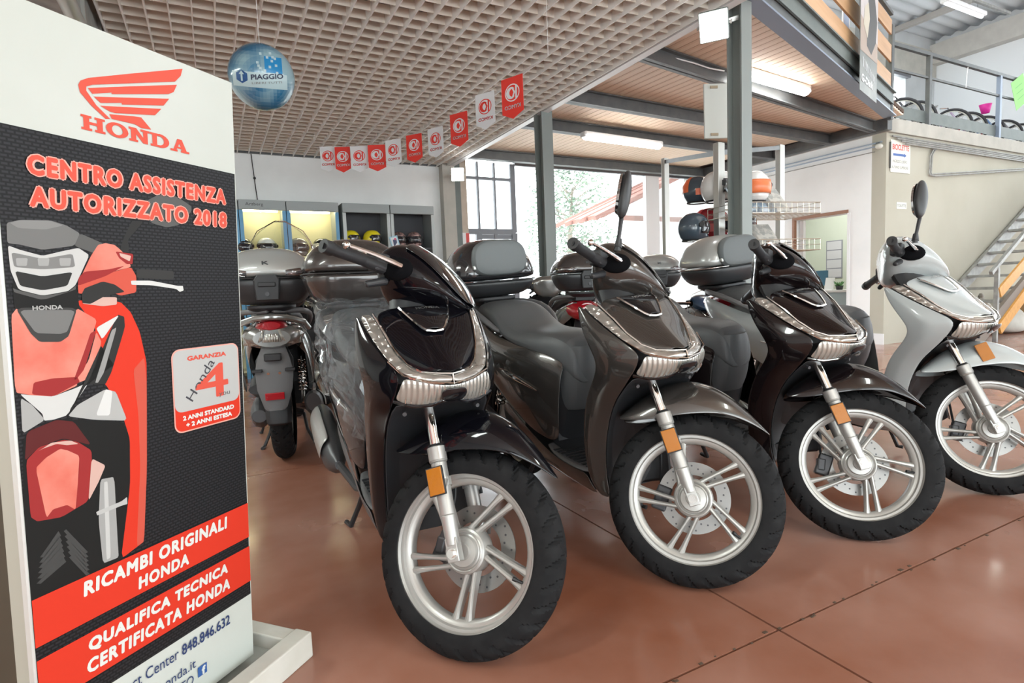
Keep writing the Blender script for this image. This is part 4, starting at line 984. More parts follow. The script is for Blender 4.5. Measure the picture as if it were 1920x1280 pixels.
# reflector on the white mudguard
part('reflector', 'fendrefl', lambda: G().bar((-.035,-.088,.575),(-.07,-.088,.645),.008,.048), amber, sD, steer(R_(DD)), smooth=False, bevel=.002)
# plastic wrap on the nearest scooter
def wrap():
    rnd = random.Random(5)
    xs = [-.48,-.54,-.60,-.68,-.78,-.90,-1.02,-1.14,-1.26,-1.38]; zts = (.60,.74,.835,.868,.872,.872,.885,.925,.965,.98); zbs = (.56,.58,.60,.64,.66,.68,.70,.75,.80,.84); ws = (.12,.15,.17,.19,.205,.213,.215,.215,.205,.19)
    def lerp(L_, f): i = min(int(f), len(L_)-2); return L_[i]+(L_[i+1]-L_[i])*(f-i)
    rows = []; NI, NJ = 44, 50
    from mathutils import noise
    for i in range(NI):
        f = i/(NI-1)*9; x = lerp(xs, f); zt = lerp(zts, f); zb = lerp(zbs, f)-.06; w_ = lerp(ws, f); row = []
        for j in range(NJ):
            t = -1+2*j/(NJ-1); a = abs(t); y = w_*min(1, a*1.9)*(1 if t > 0 else -1); z = zt if a < .45 else zt-(zt-zb)*((a-.45)/.55)**.9
            d = .05*abs(noise.noise(Vector((x*8, y*8, z*11))))+.022*abs(noise.noise(Vector((x*24+z*20, y*24, z*26))))
            n_ = Vector((0, (1 if t > 0 else -1)*(1 if a > .4 else 0), 1 if a < .5 else 0))
            row.append((x+d*.3, y+n_.y*d, z+n_.z*d))
        rows.append(row)
    return G().grid(rows)
film = clear('plastic_film', (.98,.99,1), .05, .08, ((.80,.87,.95), .05), .3)
part('plastic_wrap', 'wrap', wrap, film, sA, smooth=False)['label'] = 'crumpled clear plastic film over the seat'
# ================================================================ MORE SCOOTERS (second row)
def pose_at(loc, world, psi, sc=1.0):
    w_ = Vector(world); l = Matrix.Rotation(psi,4,'Z') @ (Vector(loc)*sc)
    return Matrix.Translation((w_.x-l.x, w_.y-l.y, 0)) @ Matrix.Rotation(psi,4,'Z') @ Matrix.Scale(sc,4)
silver_paint = mat('silver_paint', (.30,.30,.29), .2, .6, coat=1); red_paint = mat('red_paint', (.35,.01,.02), .15, coat=1); blue_paint = mat('blue_paint', (.03,.08,.16), .2, coat=1)
def windscreen(t, x0=-.20, z0=.98, h=.55, w_=.24, lean=.35):
    rows = []
    for i in range(9):
        u_ = i/8; z = z0+h*u_; ww = w_*(.75+.25*math.sin(min(1,u_*1.6)*math.pi/2))*math.sqrt(max(.02, 1-max(0,u_-.55)**2/.2026))
        rows.append([(x0-lean*h*u_-.35*ww*(abs(v)**2)*.9, ww*v, z) for v in [-1+2*j/10 for j in range(11)]])
    s = G().grid(rows).build('windscreen', clear('clear_screen', (.98,1,1), .05), t, solid=.003, sub=1)
    g = G(); b = [r[0] for r in rows]+[r for r in rows[-1]]+[r[-1] for r in reversed(rows)]; g.tube(b, .0035, 5); g.build('screen_edge', mirror_g, s)
    for q in (1,-1): G().tube([(x0-.02,q*w_*.55,z0+.05),(x0-.12,q*w_*.5,z0-.06)], .006, 6).build('screen_arm', black_p, s)
# rear-view touring scooter on the left
k1 = scooter('dark scooter seen from behind beside the totem', pose_at((-1.34,0,0), on_z(538,856,0), R_(80)), R_(4), case_gloss, case_gloss,
   case=dict(tub=case_black, lid=case_white, back=False, latch=True, x=-1.56), sidep=case_gloss, letter=None, screen='none', mirrors=())
k1['label'] = 'dark scooter seen from behind beside the totem, with silver-lidded top case and windscreen'
windscreen(k1, -.22, .98, .62, .235)
def tailset(t):
    part('tail_cowl', 'kcowl', lambda: G().ring_loft([[(x, w_*math.cos(q), z+h*math.sin(q)) for q in [2*math.pi*i/16 for i in range(16)]] for x, w_, z, h in ((-1.50,.17,.80,.09),(-1.64,.165,.80,.085),(-1.70,.14,.79,.07),(-1.73,.10,.785,.05))]), silver_paint, t)
    part('tail_lens', 'klens', lambda: both([[(-1.735,.035,.835),(-1.74,.05,.775)],[(-1.71,.09,.83),(-1.715,.11,.745)],[(-1.66,.15,.81),(-1.66,.16,.75)]]).grid([[(-1.75,-.03,.81),(-1.75,.03,.81)],[(-1.752,-.05,.765),(-1.752,.05,.765)]]), lens_m, t, solid=.004)
    part('grab_arc', 'karc', lambda: G().tube([(-1.55,.19,.83),(-1.66,.17,.87),(-1.72,.08,.90),(-1.73,0,.905),(-1.72,-.08,.90),(-1.66,-.17,.87),(-1.55,-.19,.83)], .018, 10), silver_paint, t)
    ph_ = part('licence_bracket', 'kbrk', lambda: G().ring_loft([[(x+.01,-w_,z),(x,-w_*.7,z),(x,w_*.7,z),(x+.01,w_,z),(x+.03,w_,z),(x+.03,-w_,z)] for x, w_, z in ((-1.70,.06,.74),(-1.735,.085,.67),(-1.745,.10,.60),(-1.77,.092,.50),(-1.79,.06,.40),(-1.795,.045,.385))]), mid_g, t)
    part('red_reflector', 'krefl', lambda: G().b2((-1.80,-.05,.445),(-1.775,.05,.485)), redr, ph_, bevel=.003, smooth=False)
    part('plate_lamp', 'klamp', lambda: G().b2((-1.775,-.045,.66),(-1.73,.045,.70)), black_p, ph_, bevel=.006)
    for s in (1,-1):
        part('plate_lug', 'klug%d' % s, lambda: G().b2((-1.775,s*.06,.60),(-1.74,s*.11,.615)), black_p, ph_, bevel=.002)
        part('screw', 'kscr%d' % s, lambda: G().cyl((-1.742,s*.03,.59),(-1.752,s*.03,.588),.008,n=10), chrome, ph_)
    for s in (-1,1): part('hugger', 'khug%d' % s, lambda: one([[(-1.50,.16,.78),(-1.60,.15,.76)],[(-1.50,.19,.70),(-1.60,.185,.66)],[(-1.45,.20,.58),(-1.52,.20,.52)],[(-1.40,.19,.48),(-1.44,.19,.42)]], s), silver_paint, t, sub=2, solid=.004)
tailset(k1)
k2 = scooter('silver scooter with red tail lamp between the second and third front scooters', pose_at((-1.6,0,1.12), at_d(1090,500,4.75), R_(72)), 0, silver_paint, silver_paint, case=dict(tub=case_black, lid=case_brown, back=False, latch=True), letter=None, screen='none', sidep=silver_paint)
part('tail_lamp_cluster', 'bigred', lambda: G().ring_loft([[(x, w_*math.cos(q), z+h*math.sin(q)) for q in [2*math.pi*i/16 for i in range(16)]] for x, w_, z, h in ((-1.55,.14,.82,.09),(-1.70,.13,.81,.085),(-1.76,.08,.80,.05))]), redr, k2)
k3 = scooter('scooter with silver-lidded top case seen from behind, right of the raised mirror', pose_at((-1.6,0,1.11), at_d(1226,492,5.5), R_(64)), 0, case_gloss, case_gloss, case=dict(tub=case_black, lid=case_white, back=False, latch=True), letter=None, screen='none')
k4 = scooter('black scooter facing forward in the second row behind the black top case', pose_at((-.28,0,1.0), at_d(1030,532,6.4), R_(-80)), R_(20), case_black, case_black, letter=None, screen='none')
k5 = scooter('dark scooter with round mirrors facing forward behind the plastic-wrapped seat', pose_at((-.28,0,1.0), at_d(608,560,5.6), R_(-110)), R_(-20), silver_paint, silver_paint, mirrors=((1,R_(0)),(-1,R_(10))), letter=None, screen='none')
k6 = scooter('low blue-grey scooter with round clear windshield behind the white scooter', pose_at((-.28,0,1.05), at_d(1322,575,5.3), R_(-122), .78), R_(10), blue_paint, silver_paint, letter=None, screen='none')
windscreen(k6, -.2, .80, .40, .20, .3)
# ================================================================ TOTEM
PU = Vector((.7526,.6585,0)).normalized(); PNa = Vector((-PU.y,PU.x,0)); ta = R_(3.2)
PW = (Vector((0,0,1))*math.cos(ta)-PNa*math.sin(ta)).normalized(); PY = PW.cross(PU).normalized(); PO = Vector((.03,1.62,.08))
tot = thing('totem', 'tall white advertising totem with red scooter poster in the left foreground', 'totem', M=basis(PO, PU, PY, PW))
def pan(x, y):
    r = ray(x, y); t = (PO-C0).dot(PY)/r.dot(PY); q = C0+r*t-PO; return q.dot(PU), q.dot(PW)
tw = mat('totem_white', (.54,.565,.53), .6, noise=(3, (.49,.515,.475), .4, .8)); beige = mat('totem_side', (.42,.40,.34), .6); dkb = mat('dark_brown_panel', (.06,.05,.035), .5)
UL = -.495
G().b2((UL,0,-.03),(.0,.012,1.44)).build('front_sheet', tw, tot, smooth=False, bevel=.001)
G().b2((UL-.004,.0,-.03),(UL,.014,1.44)).build('edge_profile', mat('edge_alu', (.72,.72,.70), .35, .3), tot, smooth=False)
G().b2((UL,.012,-.03),(-.01,.06,1.43)).build('core_board', beige, tot, smooth=False)  # beige stands in for the totem's side lying in shadow
G().b2((UL,.06,-.05),(-.03,.16,1.40)).build('rear_board', dkb, tot, smooth=False)
carb = bpy.data.materials.new('carbon_print'); carb.use_nodes = True
n = carb.node_tree.nodes; L = carb.node_tree.links; b = n['Principled BSDF']; b.inputs['Roughness'].default_value = .45
tc = n.new('ShaderNodeTexCoord'); br = n.new('ShaderNodeTexBrick'); mp = n.new('ShaderNodeMapping'); mp.inputs['Rotation'].default_value = (R_(90),0,0)
br.inputs['Scale'].default_value = 1; br.inputs['Brick Width'].default_value = .0125; br.inputs['Row Height'].default_value = .0068; br.inputs['Mortar Size'].default_value = .0022; br.offset = .5
br.inputs['Color1'].default_value = (.026,.026,.029,1); br.inputs['Color2'].default_value = (.026,.026,.029,1); br.inputs['Mortar'].default_value = (.009,.009,.010,1); br.inputs['Mortar Smooth'].default_value = .6
L.new(tc.outputs['Object'], mp.inputs[0]); L.new(mp.outputs[0], br.inputs['Vector']); L.new(br.outputs['Color'], b.inputs['Base Color'])
def chaikin(P_, n_=2):
    for _ in range(n_):
        Q = []
        for i in range(len(P_)):
            a, b_ = P_[i], P_[(i+1) % len(P_)]; Q += [(a[0]*.91+b_[0]*.09, a[1]*.91+b_[1]*.09), (a[0]*.09+b_[0]*.91, a[1]*.09+b_[1]*.91)]
        P_ = Q
    return P_
def pr(name, poly, m_, z=1, par=None, clip=True):
    vs = []
    if name.startswith('printed') and 'tread' not in name: poly = chaikin(list(poly))
    for u_, w_ in poly: vs.append((max(u_, UL+.001), -.0006*z, w_))
    return G().add(vs, [tuple(range(len(vs)))]).build(name, m_, par or tot, smooth=False)
W = lambda x, y: pan(x, y)[1]
wT = 1.225; r1t, r1b, r2t, r2b, wB = W(468,940), W(468.5,1004), W(469.6,1021), W(471,1086), W(473,1110)
pr('carbon_ground', [(UL,wB),(-.003,wB),(-.003,wT),(UL,wT)], carb, .6)
redp = mat('poster_red', (.62,.04,.02), .5); salm = mat('poster_salmon', (.62,.15,.11), .5, noise=(9, (.70,.26,.20), .4, .62)); dred = mat('poster_dark_red', (.30,.03,.03), .5)
def gy(v): return mat('poster_grey_%d' % int(v*100), (v, v, v*.98), .5)
mred = mat('poster_mid_red', (.55,.09,.06), .5); pink_ = mat('poster_pink', (.58,.38,.33), .5)
q4 = lambda L_: [pan(x/3.556, 360+y/3.556) for x, y in L_]; q5 = lambda L_: [pan(x/3.047, 680+y/3.047) for x, y in L_]
pr('printed_body_side', q4([(500,720),(800,730),(870,800),(930,930),(975,1130),(977,1280)])+q5([(838,600),(822,1020),(690,1120),(740,700),(740,430),(680,240),(600,120)])+q4([(600,1200),(640,900)]), redp, 1.0)
pr('printed_body_edge', q4([(960,1100),(977,1280)])+q5([(838,600),(822,1020),(780,1050),(800,600),(790,300),(760,40)]), mred, 1.2)
pr('printed_hood', q4([(70,770),(505,770),(645,850),(600,1000),(505,1250)])+q5([(440,130),(300,192),(180,185),(85,170)]), salm, 1.4)
pr('printed_hood_shade', q5([(190,112),(300,88),(440,80),(455,110),(300,192),(180,180)]), dred, 1.8)
pr('printed_hood_line', q4([(600,940),(640,920),(560,1180),(505,1250),(490,1250),(560,1060)]), dred, 1.8)
pr('printed_hood_side', q4([(640,930),(675,1000),(600,1240),(520,1270),(505,1250),(590,1120)]), salm, 1.6)
pr('printed_arch', q5([(130,410),(320,320),(700,335),(740,430),(742,700),(690,1120),(690,1300),(120,1420),(120,900)]), gy(.015), 1.6)
pr('printed_arch_glow', q5([(150,395),(320,325),(420,335),(520,470),(360,430),(220,480),(140,560)]), mat('poster_maroon', (.10,.02,.02), .5), 1.8)
pr('printed_chin', q5([(110,178),(180,185),(300,192),(440,140),(510,105),(380,300),(300,325),(250,330),(240,290)]), gy(.55), 2.0)
pr('printed_lens_right', q5([(385,305),(440,240),(600,150),(660,165),(725,330),(540,325)]), gy(.40), 2.2)
pr('printed_lens_glow', q5([(545,300),(600,150),(640,160),(625,300)]), gy(.62), 2.4)
pr('printed_lens_left', q5([(115,200),(180,240),(255,325),(125,405)]), gy(.35), 2.2)
pr('printed_strip', q4([(780,815),(825,830),(830,900),(740,1200),(700,1280),(640,1280),(590,1280),(680,1000)])+q5([(440,200),(385,310),(400,260),(500,110)]), gy(.03), 2.4)
pr('printed_strip_sheen', q4([(740,920),(775,900),(690,1200),(650,1270),(630,1270)]), gy(.28), 2.8)
pr('printed_white_tip', q4([(636,905),(795,815),(678,982)]), gy(.60), 2.8)
pr('printed_body_black', q4([(75,600),(280,680),(505,620),(530,790),(95,790)]), gy(.015), 2.2)
pr('printed_wedge_rim', q4([(100,770),(512,770),(455,960),(400,998),(260,998),(200,940)]), gy(.05), 2.6)
pr('printed_wedge', q4([(120,785),(498,785),(445,930),(400,945),(235,940)]), gy(.17), 3.0)
pr('printed_dome', q4([(40,205),(130,185),(330,188),(440,222),(530,275),(492,358),(280,385),(130,350),(45,340)]), gy(.16), 2.2)
pr('printed_dome_top', q4([(60,205),(130,188),(330,192),(420,222),(300,250),(120,240)]), gy(.22), 2.6)
pr('printed_dome_side', q4([(530,275),(690,345),(635,412),(492,358)]), gy(.10), 2.4)
pr('printed_lamp', q4([(48,355),(130,385),(280,425),(420,392),(520,372),(592,420),(500,620),(450,660),(280,690),(120,650),(65,520)]), gy(.50), 2.6)
pr('printed_lamp_glass', q4([(70,400),(280,445),(480,410),(498,500),(280,515),(90,500)]), gy(.20), 3.0)
for x in (140, 285, 430): pr('printed_lamp_cell', q4([(x-40,440),(x+40,440),(x+34,492),(x-34,492)]), gy(.33), 3.4)
pr('printed_lamp_grille', q4([(95,525),(280,562),(480,532),(445,625),(280,655),(130,625)]), gy(.03), 3.2)
pr('printed_lamp_base', q4([(80,640),(120,655),(280,693),(450,665),(500,625),(500,650),(280,720),(90,668)]), gy(.09), 3.4)
pr('printed_handle', q4([(650,352),(700,340),(760,352),(800,385),(850,440),(870,500),(700,540),(520,600),(600,430)]), salm, 2.6)
pr('printed_handle_low', q4([(515,612),(700,545),(870,500),(905,560),(905,668),(800,690),(700,650),(520,680)]), mred, 2.8)
pr('printed_handle_shade', q4([(520,570),(560,530),(720,515),(830,490),(700,560),(515,625)]), dred, 3.0)
pr('printed_handle_hole', q4([(765,395),(885,412),(880,480),(840,480),(790,440)]), dred, 3.0)
pr('printed_handle_hole_light', q4([(790,405),(870,425),(860,462),(800,430)]), pink_, 3.2)
pr('printed_under_handle', q4([(540,680),(560,640),(680,595),(760,615),(830,665),(700,690),(600,745),(545,740)]), gy(.03), 3.2)
pr('printed_neck', q4([(545,742),(620,700),(775,700),(775,750),(680,760),(560,745)]), pink_, 3.0)
pr('printed_grip', q4([(905,512),(1150,525),(1158,560),(1150,585),(905,572)]), gy(.04), 3.0)
pr('printed_lever', q4([(868,590),(1000,590),(1180,625),(1215,625),(1220,655),(1195,665),(1170,645),(1000,620),(872,618)]), gy(.60), 3.4)
pr('printed_mirror', q4([(955,95),(990,50),(1060,15),(1180,30),(1275,95),(1275,130),(1190,220),(1110,235),(1020,210),(965,170)]), gy(.10), 1.0)
pr('printed_mirror_stalk', q4([(825,300),(880,190),(955,195),(850,320),(860,385),(830,400),(800,380)]), gy(.03), 1.2)
pr('printed_mudguard', q5([(145,560),(220,480),(360,438),(440,450),(520,500),(525,640),(500,790),(350,880),(210,905),(172,880)]), dred, 2.6)
pr('printed_mudguard_light', q5([(200,600),(260,540),(340,490),(385,500),(450,530),(440,700),(428,838),(380,810),(300,835),(262,885)]), salm, 3.0)
pr('printed_mudguard_gleam', q5([(215,505),(290,455),(400,443),(445,462),(380,470),(320,462),(240,490)]), pink_, 3.2)
pr('printed_mudguard_side', q5([(520,545),(600,585),(560,680),(502,790)]), pink_, 2.8)
pr('printed_fork', q5([(570,665),(650,650),(668,1000),(675,1110),(585,1145),(560,900)]), gy(.33), 2.8)
pr('printed_fork_light', q5([(590,680),(612,676),(630,1110),(605,1125)]), gy(.50), 3.0)
pr('printed_fork_bracket', q5([(545,850),(690,790),(722,765),(725,805),(690,815),(552,872)]), gy(.45), 3.2)
for i in range(6): pr('printed_tread', q5([(330+i*6,960+i*30),(345+i*6,985+i*30),(250-i*4,1110+i*30),(225-i*4,1110+i*30)]), gy(.06), 2.8); pr('printed_tread', q5([(360+i*6,960+i*30),(375+i*6,950+i*30),(500+i*2,1080+i*25),(480+i*2,1090+i*25)]), gy(.06), 2.8)
text('printed_small_letters', 'HONDA', gy(.4), tot, *q4([(212,788)])[0], q4([(415,788)])[0][0]-q4([(212,788)])[0][0], .008, bold=.02, th=.0022)
pr('red_band', [(UL,r1b),(-.003,r1b),(-.003,r1t),(UL,r1t)], redp, 4.0); pr('red_band', [(UL,r2b),(-.003,r2b),(-.003,r2t),(UL,r2t)], redp, 4.0)
lw = mat('letter_white', (.66,.67,.64), .5); lr = mat('letter_red', (.62,.09,.06), .5); lpink = mat('letter_outline', (.72,.36,.30), .5); navy = mat('letter_navy', (.03,.05,.14), .5); lgr = mat('letter_dark', (.06,.06,.07), .5)
def pt(s, bl, br_, tl, m_, bold=.02, shear=0, th=.0030, outline=None):
    a = pan(*bl); b_ = pan(*br_); c = pan(*tl)
    if outline: text('lettering', s, outline, tot, a[0]-.002, (a[1]+b_[1])/2-.002, b_[0]-a[0]+.004, c[1]-a[1]+.004, bold=bold+.026, shear=shear, th=th-.0003, spc=1.16)
    return text('lettering', s, m_, tot, a[0], (a[1]+b_[1])/2, b_[0]-a[0], c[1]-a[1], bold=bold, shear=shear, th=th, spc=1.16)
def serif_word(bl, br_, tl, m_):
    a = pan(*bl); b_ = pan(*br_); c = pan(*tl); x0, wd = a[0], b_[0]-a[0]; y0 = (a[1]+b_[1])/2; h = c[1]-a[1]
    def rc(x1, y1, x2, y2): return [(x1,y1),(x2,y1),(x2,y2),(x1,y2)]
    s = .16; stem = lambda x: [rc(x,0,x+.24,1)]; srf = lambda x1, x2: [rc(x1,0,x2,s), rc(x1,1-s,x2,1)]
    ring = lambda cx, rx, ri, t0, t1: [[(cx+rx*math.cos(R_(t)), .5+.52*math.sin(R_(t))) for t in (q, q+15)]+[(cx+ri*math.cos(R_(t)), .5+.34*math.sin(R_(t))) for t in (q+15, q)] for q in range(t0, t1, 15)]
    LT = [stem(.1)+stem(.66)+srf(0,.44)+srf(.56,1)+[rc(.3,.42,.7,.60)], ring(.5,.5,.24,0,360), stem(.1)+[rc(.68,0,.90,1)]+[[(.1,1),(.36,1),(.90,0),(.66,0)]]+[rc(0,1-s,.3,1),rc(0,0,.42,s),rc(.56,1-s,1,1)], stem(.1)+srf(0,.5)+ring(.45,.52,.24,-90,90), [[(.40,1),(.60,1),(.28,0),(.12,0)],[(.42,1),(.64,1),(.94,0),(.66,0)],rc(.25,.26,.75,.40),rc(0,0,.38,s),rc(.56,0,1.04,s)]]
    n_ = 5; cw = wd/(n_+.03*(n_-1))
    for i, polys in enumerate(LT):
        g = G()
        for k_, P_ in enumerate(polys):
            vs = [(x0+i*cw*1.03+x*cw, -.0012-.00004*k_, y0+y*h) for x, y in P_]; g.add(vs, [tuple(range(len(vs)))])
        g.build('logo_letter', m_, tot, smooth=False)
serif_word((152,243), (353,288), (152,215), lr)
pt('CENTRO ASSISTENZA', (50,327), (422,384), (48,287), lr, .024, .05, outline=lpink)
pt('AUTORIZZATO 2018', (54,388), (424,427), (54,348), lr, .024, .05, outline=lpink)
pt('RICAMBI ORIGINALI', (155,1114), (425,993), (155,1085), lw, .024, .1)
pt('HONDA', (258,1101), (353,1060), (258,1077), lw, .024, .1)
pt('QUALIFICA TECNICA', (165,1219), (426,1080), (165,1191), lw, .024, .1)
pt('CERTIFICATA HONDA', (162,1256), (430,1108), (162,1229), lw, .024, .1)
aa = pan(340,1226); bb = pan(430,1168)
text('lettering', '848.846.632', navy, tot, aa[0], bb[1], bb[0]-aa[0], .026, th=.003, bold=.008)
cc = pan(334,1232); ctw = (bb[0]-aa[0])*1.32; text('lettering', 'Contact Center', navy, tot, cc[0]-ctw, bb[1], ctw, .026, th=.003)
dd = pan(366,1249); text('lettering', 'www.honda.it', navy, tot, dd[0]-(bb[0]-aa[0])*1.22, dd[1], (bb[0]-aa[0])*1.22, .022, th=.003)
ee = pan(362,1279); text('lettering', 'HONDAMOTO', navy, tot, ee[0]-(bb[0]-aa[0])*1.3, ee[1], (bb[0]-aa[0])*1.3, .022, th=.003)
ff = pan(370,1270); pr('social_icon', [(ff[0],ff[1]),(ff[0]+.025,ff[1]),(ff[0]+.025,ff[1]+.025),(ff[0],ff[1]+.025)], mat('icon_blue', (.03,.10,.32), .5), 5)
text('icon_letter', 'f', lw, tot, ff[0]+.010, ff[1]+.001, .011, .021, th=.0035, bold=.03)
z1_ = lambda L_: [pan(x/2, y/2) for x, y in L_]
pr('wing_feather', z1_([(292,318),(300,302),(330,292),(500,275),(683,258),(676,285),(655,306),(500,312),(345,318),(322,324),(322,340),(360,395),(412,446),(395,446),(340,395),(298,345)]), lr, 2)
pr('wing_feather', z1_([(328,330),(480,324),(662,318),(650,345),(630,353),(418,353),(416,347),(345,352)]), lr, 2)
pr('wing_feather', z1_([(350,362),(470,366),(633,370),(612,396),(455,392),(455,386),(376,386)]), lr, 2)
pr('wing_feather', z1_([(374,396),(480,402),(604,408),(580,432),(430,424),(410,418)]), lr, 2)
pr('wing_feather', z1_([(408,428),(500,436),(528,440),(566,486),(528,480),(505,466),(418,446)]), lr, 2)
def rr(c0, c1, r, n_=6):
    (x0,y0),(x1,y1) = c0, c1; out = []
    for cx, cy, a0 in ((x1-r,y1-r,0),(x0+r,y1-r,90),(x0+r,y0+r,180),(x1-r,y0+r,270)):
        out += [(cx+r*math.cos(R_(a0+90*i/n_)), cy+r*math.sin(R_(a0+90*i/n_))) for i in range(n_+1)]
    return out
ga = pan(329,812); gb = pan(443,644)
g0 = (ga[0], ga[1]); g1 = (gb[0], gb[1])
wdt = g1[0]-g0[0]; hgt = g1[1]-g0[1]
pr('guarantee_outline', rr((g0[0]-.003,g0[1]-.003),(g1[0]+.003,g1[1]+.003), .02), lpink, 4)
pr('guarantee_red', rr(g0, g1, .018), redp, 4.4)
pr('guarantee_silver', rr((g0[0],g0[1]+hgt*.24), g1, .018), gy(.45), 4.8)
text('lettering', 'GARANZIA', lr, tot, g0[0]+wdt*.2, g0[1]+hgt*.86, wdt*.6, hgt*.06, th=.0034, bold=.03)
text('lettering', '4', lr, tot, g0[0]+wdt*.30, g0[1]+hgt*.34, wdt*.52, hgt*.44, th=.0034, bold=.01)
text('lettering', 'you', gy(.10), tot, g0[0]+wdt*.66, g0[1]+hgt*.325, wdt*.18, hgt*.06, th=.0036)
text('lettering', '2 ANNI STANDARD', lw, tot, g0[0]+wdt*.1, g0[1]+hgt*.13, wdt*.8, hgt*.06, th=.0034, bold=.03)
text('lettering', '+ 2 ANNI ESTESA', lw, tot, g0[0]+wdt*.14, g0[1]+hgt*.04, wdt*.72, hgt*.06, th=.0034, bold=.03)
hh_ = R_(52)
text('lettering', 'Honda', lgr, tot, 0, 0, wdt*.60, hgt*.12, th=.0034, post=lambda a, b_: Vector((g0[0]+wdt*.25+a*math.cos(hh_)-b_*math.sin(hh_), -.0035, g0[1]+hgt*.34+a*math.sin(hh_)*1.0+b_*math.cos(hh_))))
for nm_, M_ in MATS.items():
    if nm_.startswith(('poster','letter','totem_white')): M_.node_tree.nodes['Principled BSDF'].inputs['Specular IOR Level'].default_value = .15
carb.node_tree.nodes['Principled BSDF'].inputs['Specular IOR Level'].default_value = .2
# tray under the totem
fc = on_z(588,1229,0); vv = fc-Vector((PO.x,PO.y,0)); fu, fn = vv.dot(PU), vv.dot(PNa)
bk = on_z(478,1151,.075)-Vector((PO.x,PO.y,.075)); bu, bn = bk.dot(PU), bk.dot(PNa)
card = mat('white_carton', (.64,.63,.58), .7, noise=(9, (.56,.55,.49), .4, .8), bump=(25, .3, .004))
tray_ = thing('carton_tray', 'battered white carton tray on the floor around the foot of the totem', 'tray', M=basis((PO.x,PO.y,0), PU, PNa, Vector((0,0,1))))
x1 = fu; y0 = fn; y1 = max(bn, .17); x0 = -.62
G().b2((x0,y0,0),(x1,y0+.055,.072)).build('front_wall', card, tray_, smooth=False, bevel=.004)
G().b2((x0,y1-.04,0),(x1-.01,y1,.072)).build('back_wall', card, tray_, smooth=False, bevel=.004)
G().b2((x1-.05,y0+.055,0),(x1,y1-.04,.068)).build('side_wall', card, tray_, smooth=False, bevel=.004)
G().b2((x0,y0+.055,0),(x1-.05,y1-.04,.03)).build('tray_floor', mat('grey_card', (.35,.36,.34), .7), tray_, smooth=False)
# ================================================================ BALL AND BUNTING
bc = at_d(491,145,3.62); br_ = .198
view = (C0-bc).normalized(); bu_ = Vector((0,0,1)).cross(view).normalized(); bv_ = view.cross(bu_)
ball = thing('inflatable_ball', 'blue and silver inflatable ball hanging under the grid ceiling', 'ball', M=basis(bc, bu_, -view, bv_))
bm_ = bpy.data.materials.new('ball_print'); bm_.use_nodes = True; n = bm_.node_tree.nodes; L = bm_.node_tree.links; b = n['Principled BSDF']; b.inputs['Roughness'].default_value = .18; b.inputs['Coat Weight'].default_value = .6
tc = n.new('ShaderNodeTexCoord'); no = n.new('ShaderNodeTexNoise'); no.inputs['Scale'].default_value = 4.5; no.inputs['Detail'].default_value = 1; cr = n.new('ShaderNodeValToRGB')
cr.color_ramp.elements[0].position = .36; cr.color_ramp.elements[0].color = (.02,.14,.27,1); cr.color_ramp.elements[1].position = .54; cr.color_ramp.elements[1].color = (.27,.42,.48,1)
sn = n.new('ShaderNodeVectorMath'); sn.operation = 'SNAP'; sn.inputs[1].default_value = (.02,.02,.02)
L.new(tc.outputs['Object'], sn.inputs[0]); L.new(sn.outputs[0], no.inputs['Vector']); L.new(no.outputs['Fac'], cr.inputs[0]); L.new(cr.outputs[0], b.inputs['Base Color'])
G().ball((0,0,0), br_, 48, 32).build('skin', bm_, ball)
def onball(a, b_, k=1.004): return Vector((a, -math.sqrt(max(1e-6, (br_*k)**2-a*a-b_*b_)), b_))
patch_m = mat('ball_silver', (.42,.55,.58), .3); ball_b = mat('ball_blue', (.02,.22,.48), .25)
g = G(); rows = [[onball(-.165+.31*j/16, -.06+.085*i/8) for j in range(17)] for i in range(9)]; g.grid(rows); g.build('pale_band', patch_m, ball)
rows = [[onball(.02+(.10*j/8), .03+(.09*i/8), 1.006) for j in range(9)] for i in range(9)]; G().grid(rows).build('blue_patch', ball_b, ball)
rnd = random.Random(9)
for k in range(16):
    a, b_ = rnd.uniform(-.02,.13), rnd.uniform(.01,.15); s = .007
    G().grid([[onball(a-s,b_-s,1.009),onball(a+s,b_-s,1.009)],[onball(a-s,b_+s,1.009),onball(a+s,b_+s,1.009)]]).build('silver_square', patch_m, ball)
hexp = [(-.112+.036*math.cos(R_(90+60*i)), -.005+.038*math.sin(R_(90+60*i))) for i in range(6)]
G().add([onball(*p, 1.012) for p in hexp]+[onball(-.112,-.005,1.02)], [(i,(i+1) % 6,6) for i in range(6)]).build('hexagon_logo', mat('logo_blue', (.01,.07,.22), .4), ball, smooth=False)
G().add([onball(a,b_,1.03) for a, b_ in ((-.118,-.03),(-.108,-.03),(-.108,.008),(-.098,.008),(-.113,.028),(-.128,.008),(-.118,.008))], [(0,1,2,6),(6,2,5),(5,2,3),(5,3,4)]).build('logo_arrow', patch_m, ball, smooth=False)
text('ball_lettering', 'PIAGGIO', mat('ball_ink', (.02,.03,.07), .5), ball, -.062, -.012, .185, .030, bold=.02, post=lambda a, b_: onball(a, b_+a*.12, 1.012))
text('ball_small_lettering', 'LIBERI TUTTI', gy(.20), ball, -.058, -.037, .172, .012, post=lambda a, b_: onball(a, b_+a*.12, 1.012))
G().tube([(0,0,br_),(0,0,2.99-bc.z)], .0015, 4).build('hanging_thread', white_p, ball)
fred = mat('flag_red', (.80,.045,.03), .6); fwh = mat('flag_white', (.78,.80,.82), .6)
fl_px = [(961,183,4.15),(910,208,4.75),(861,243,5.1),(817,267,5.75),(777,278,6.1),(738,287,6.3),(707,296,6.5),(674,298,6.6),(643,299,6.7),(615,298,6.8)]
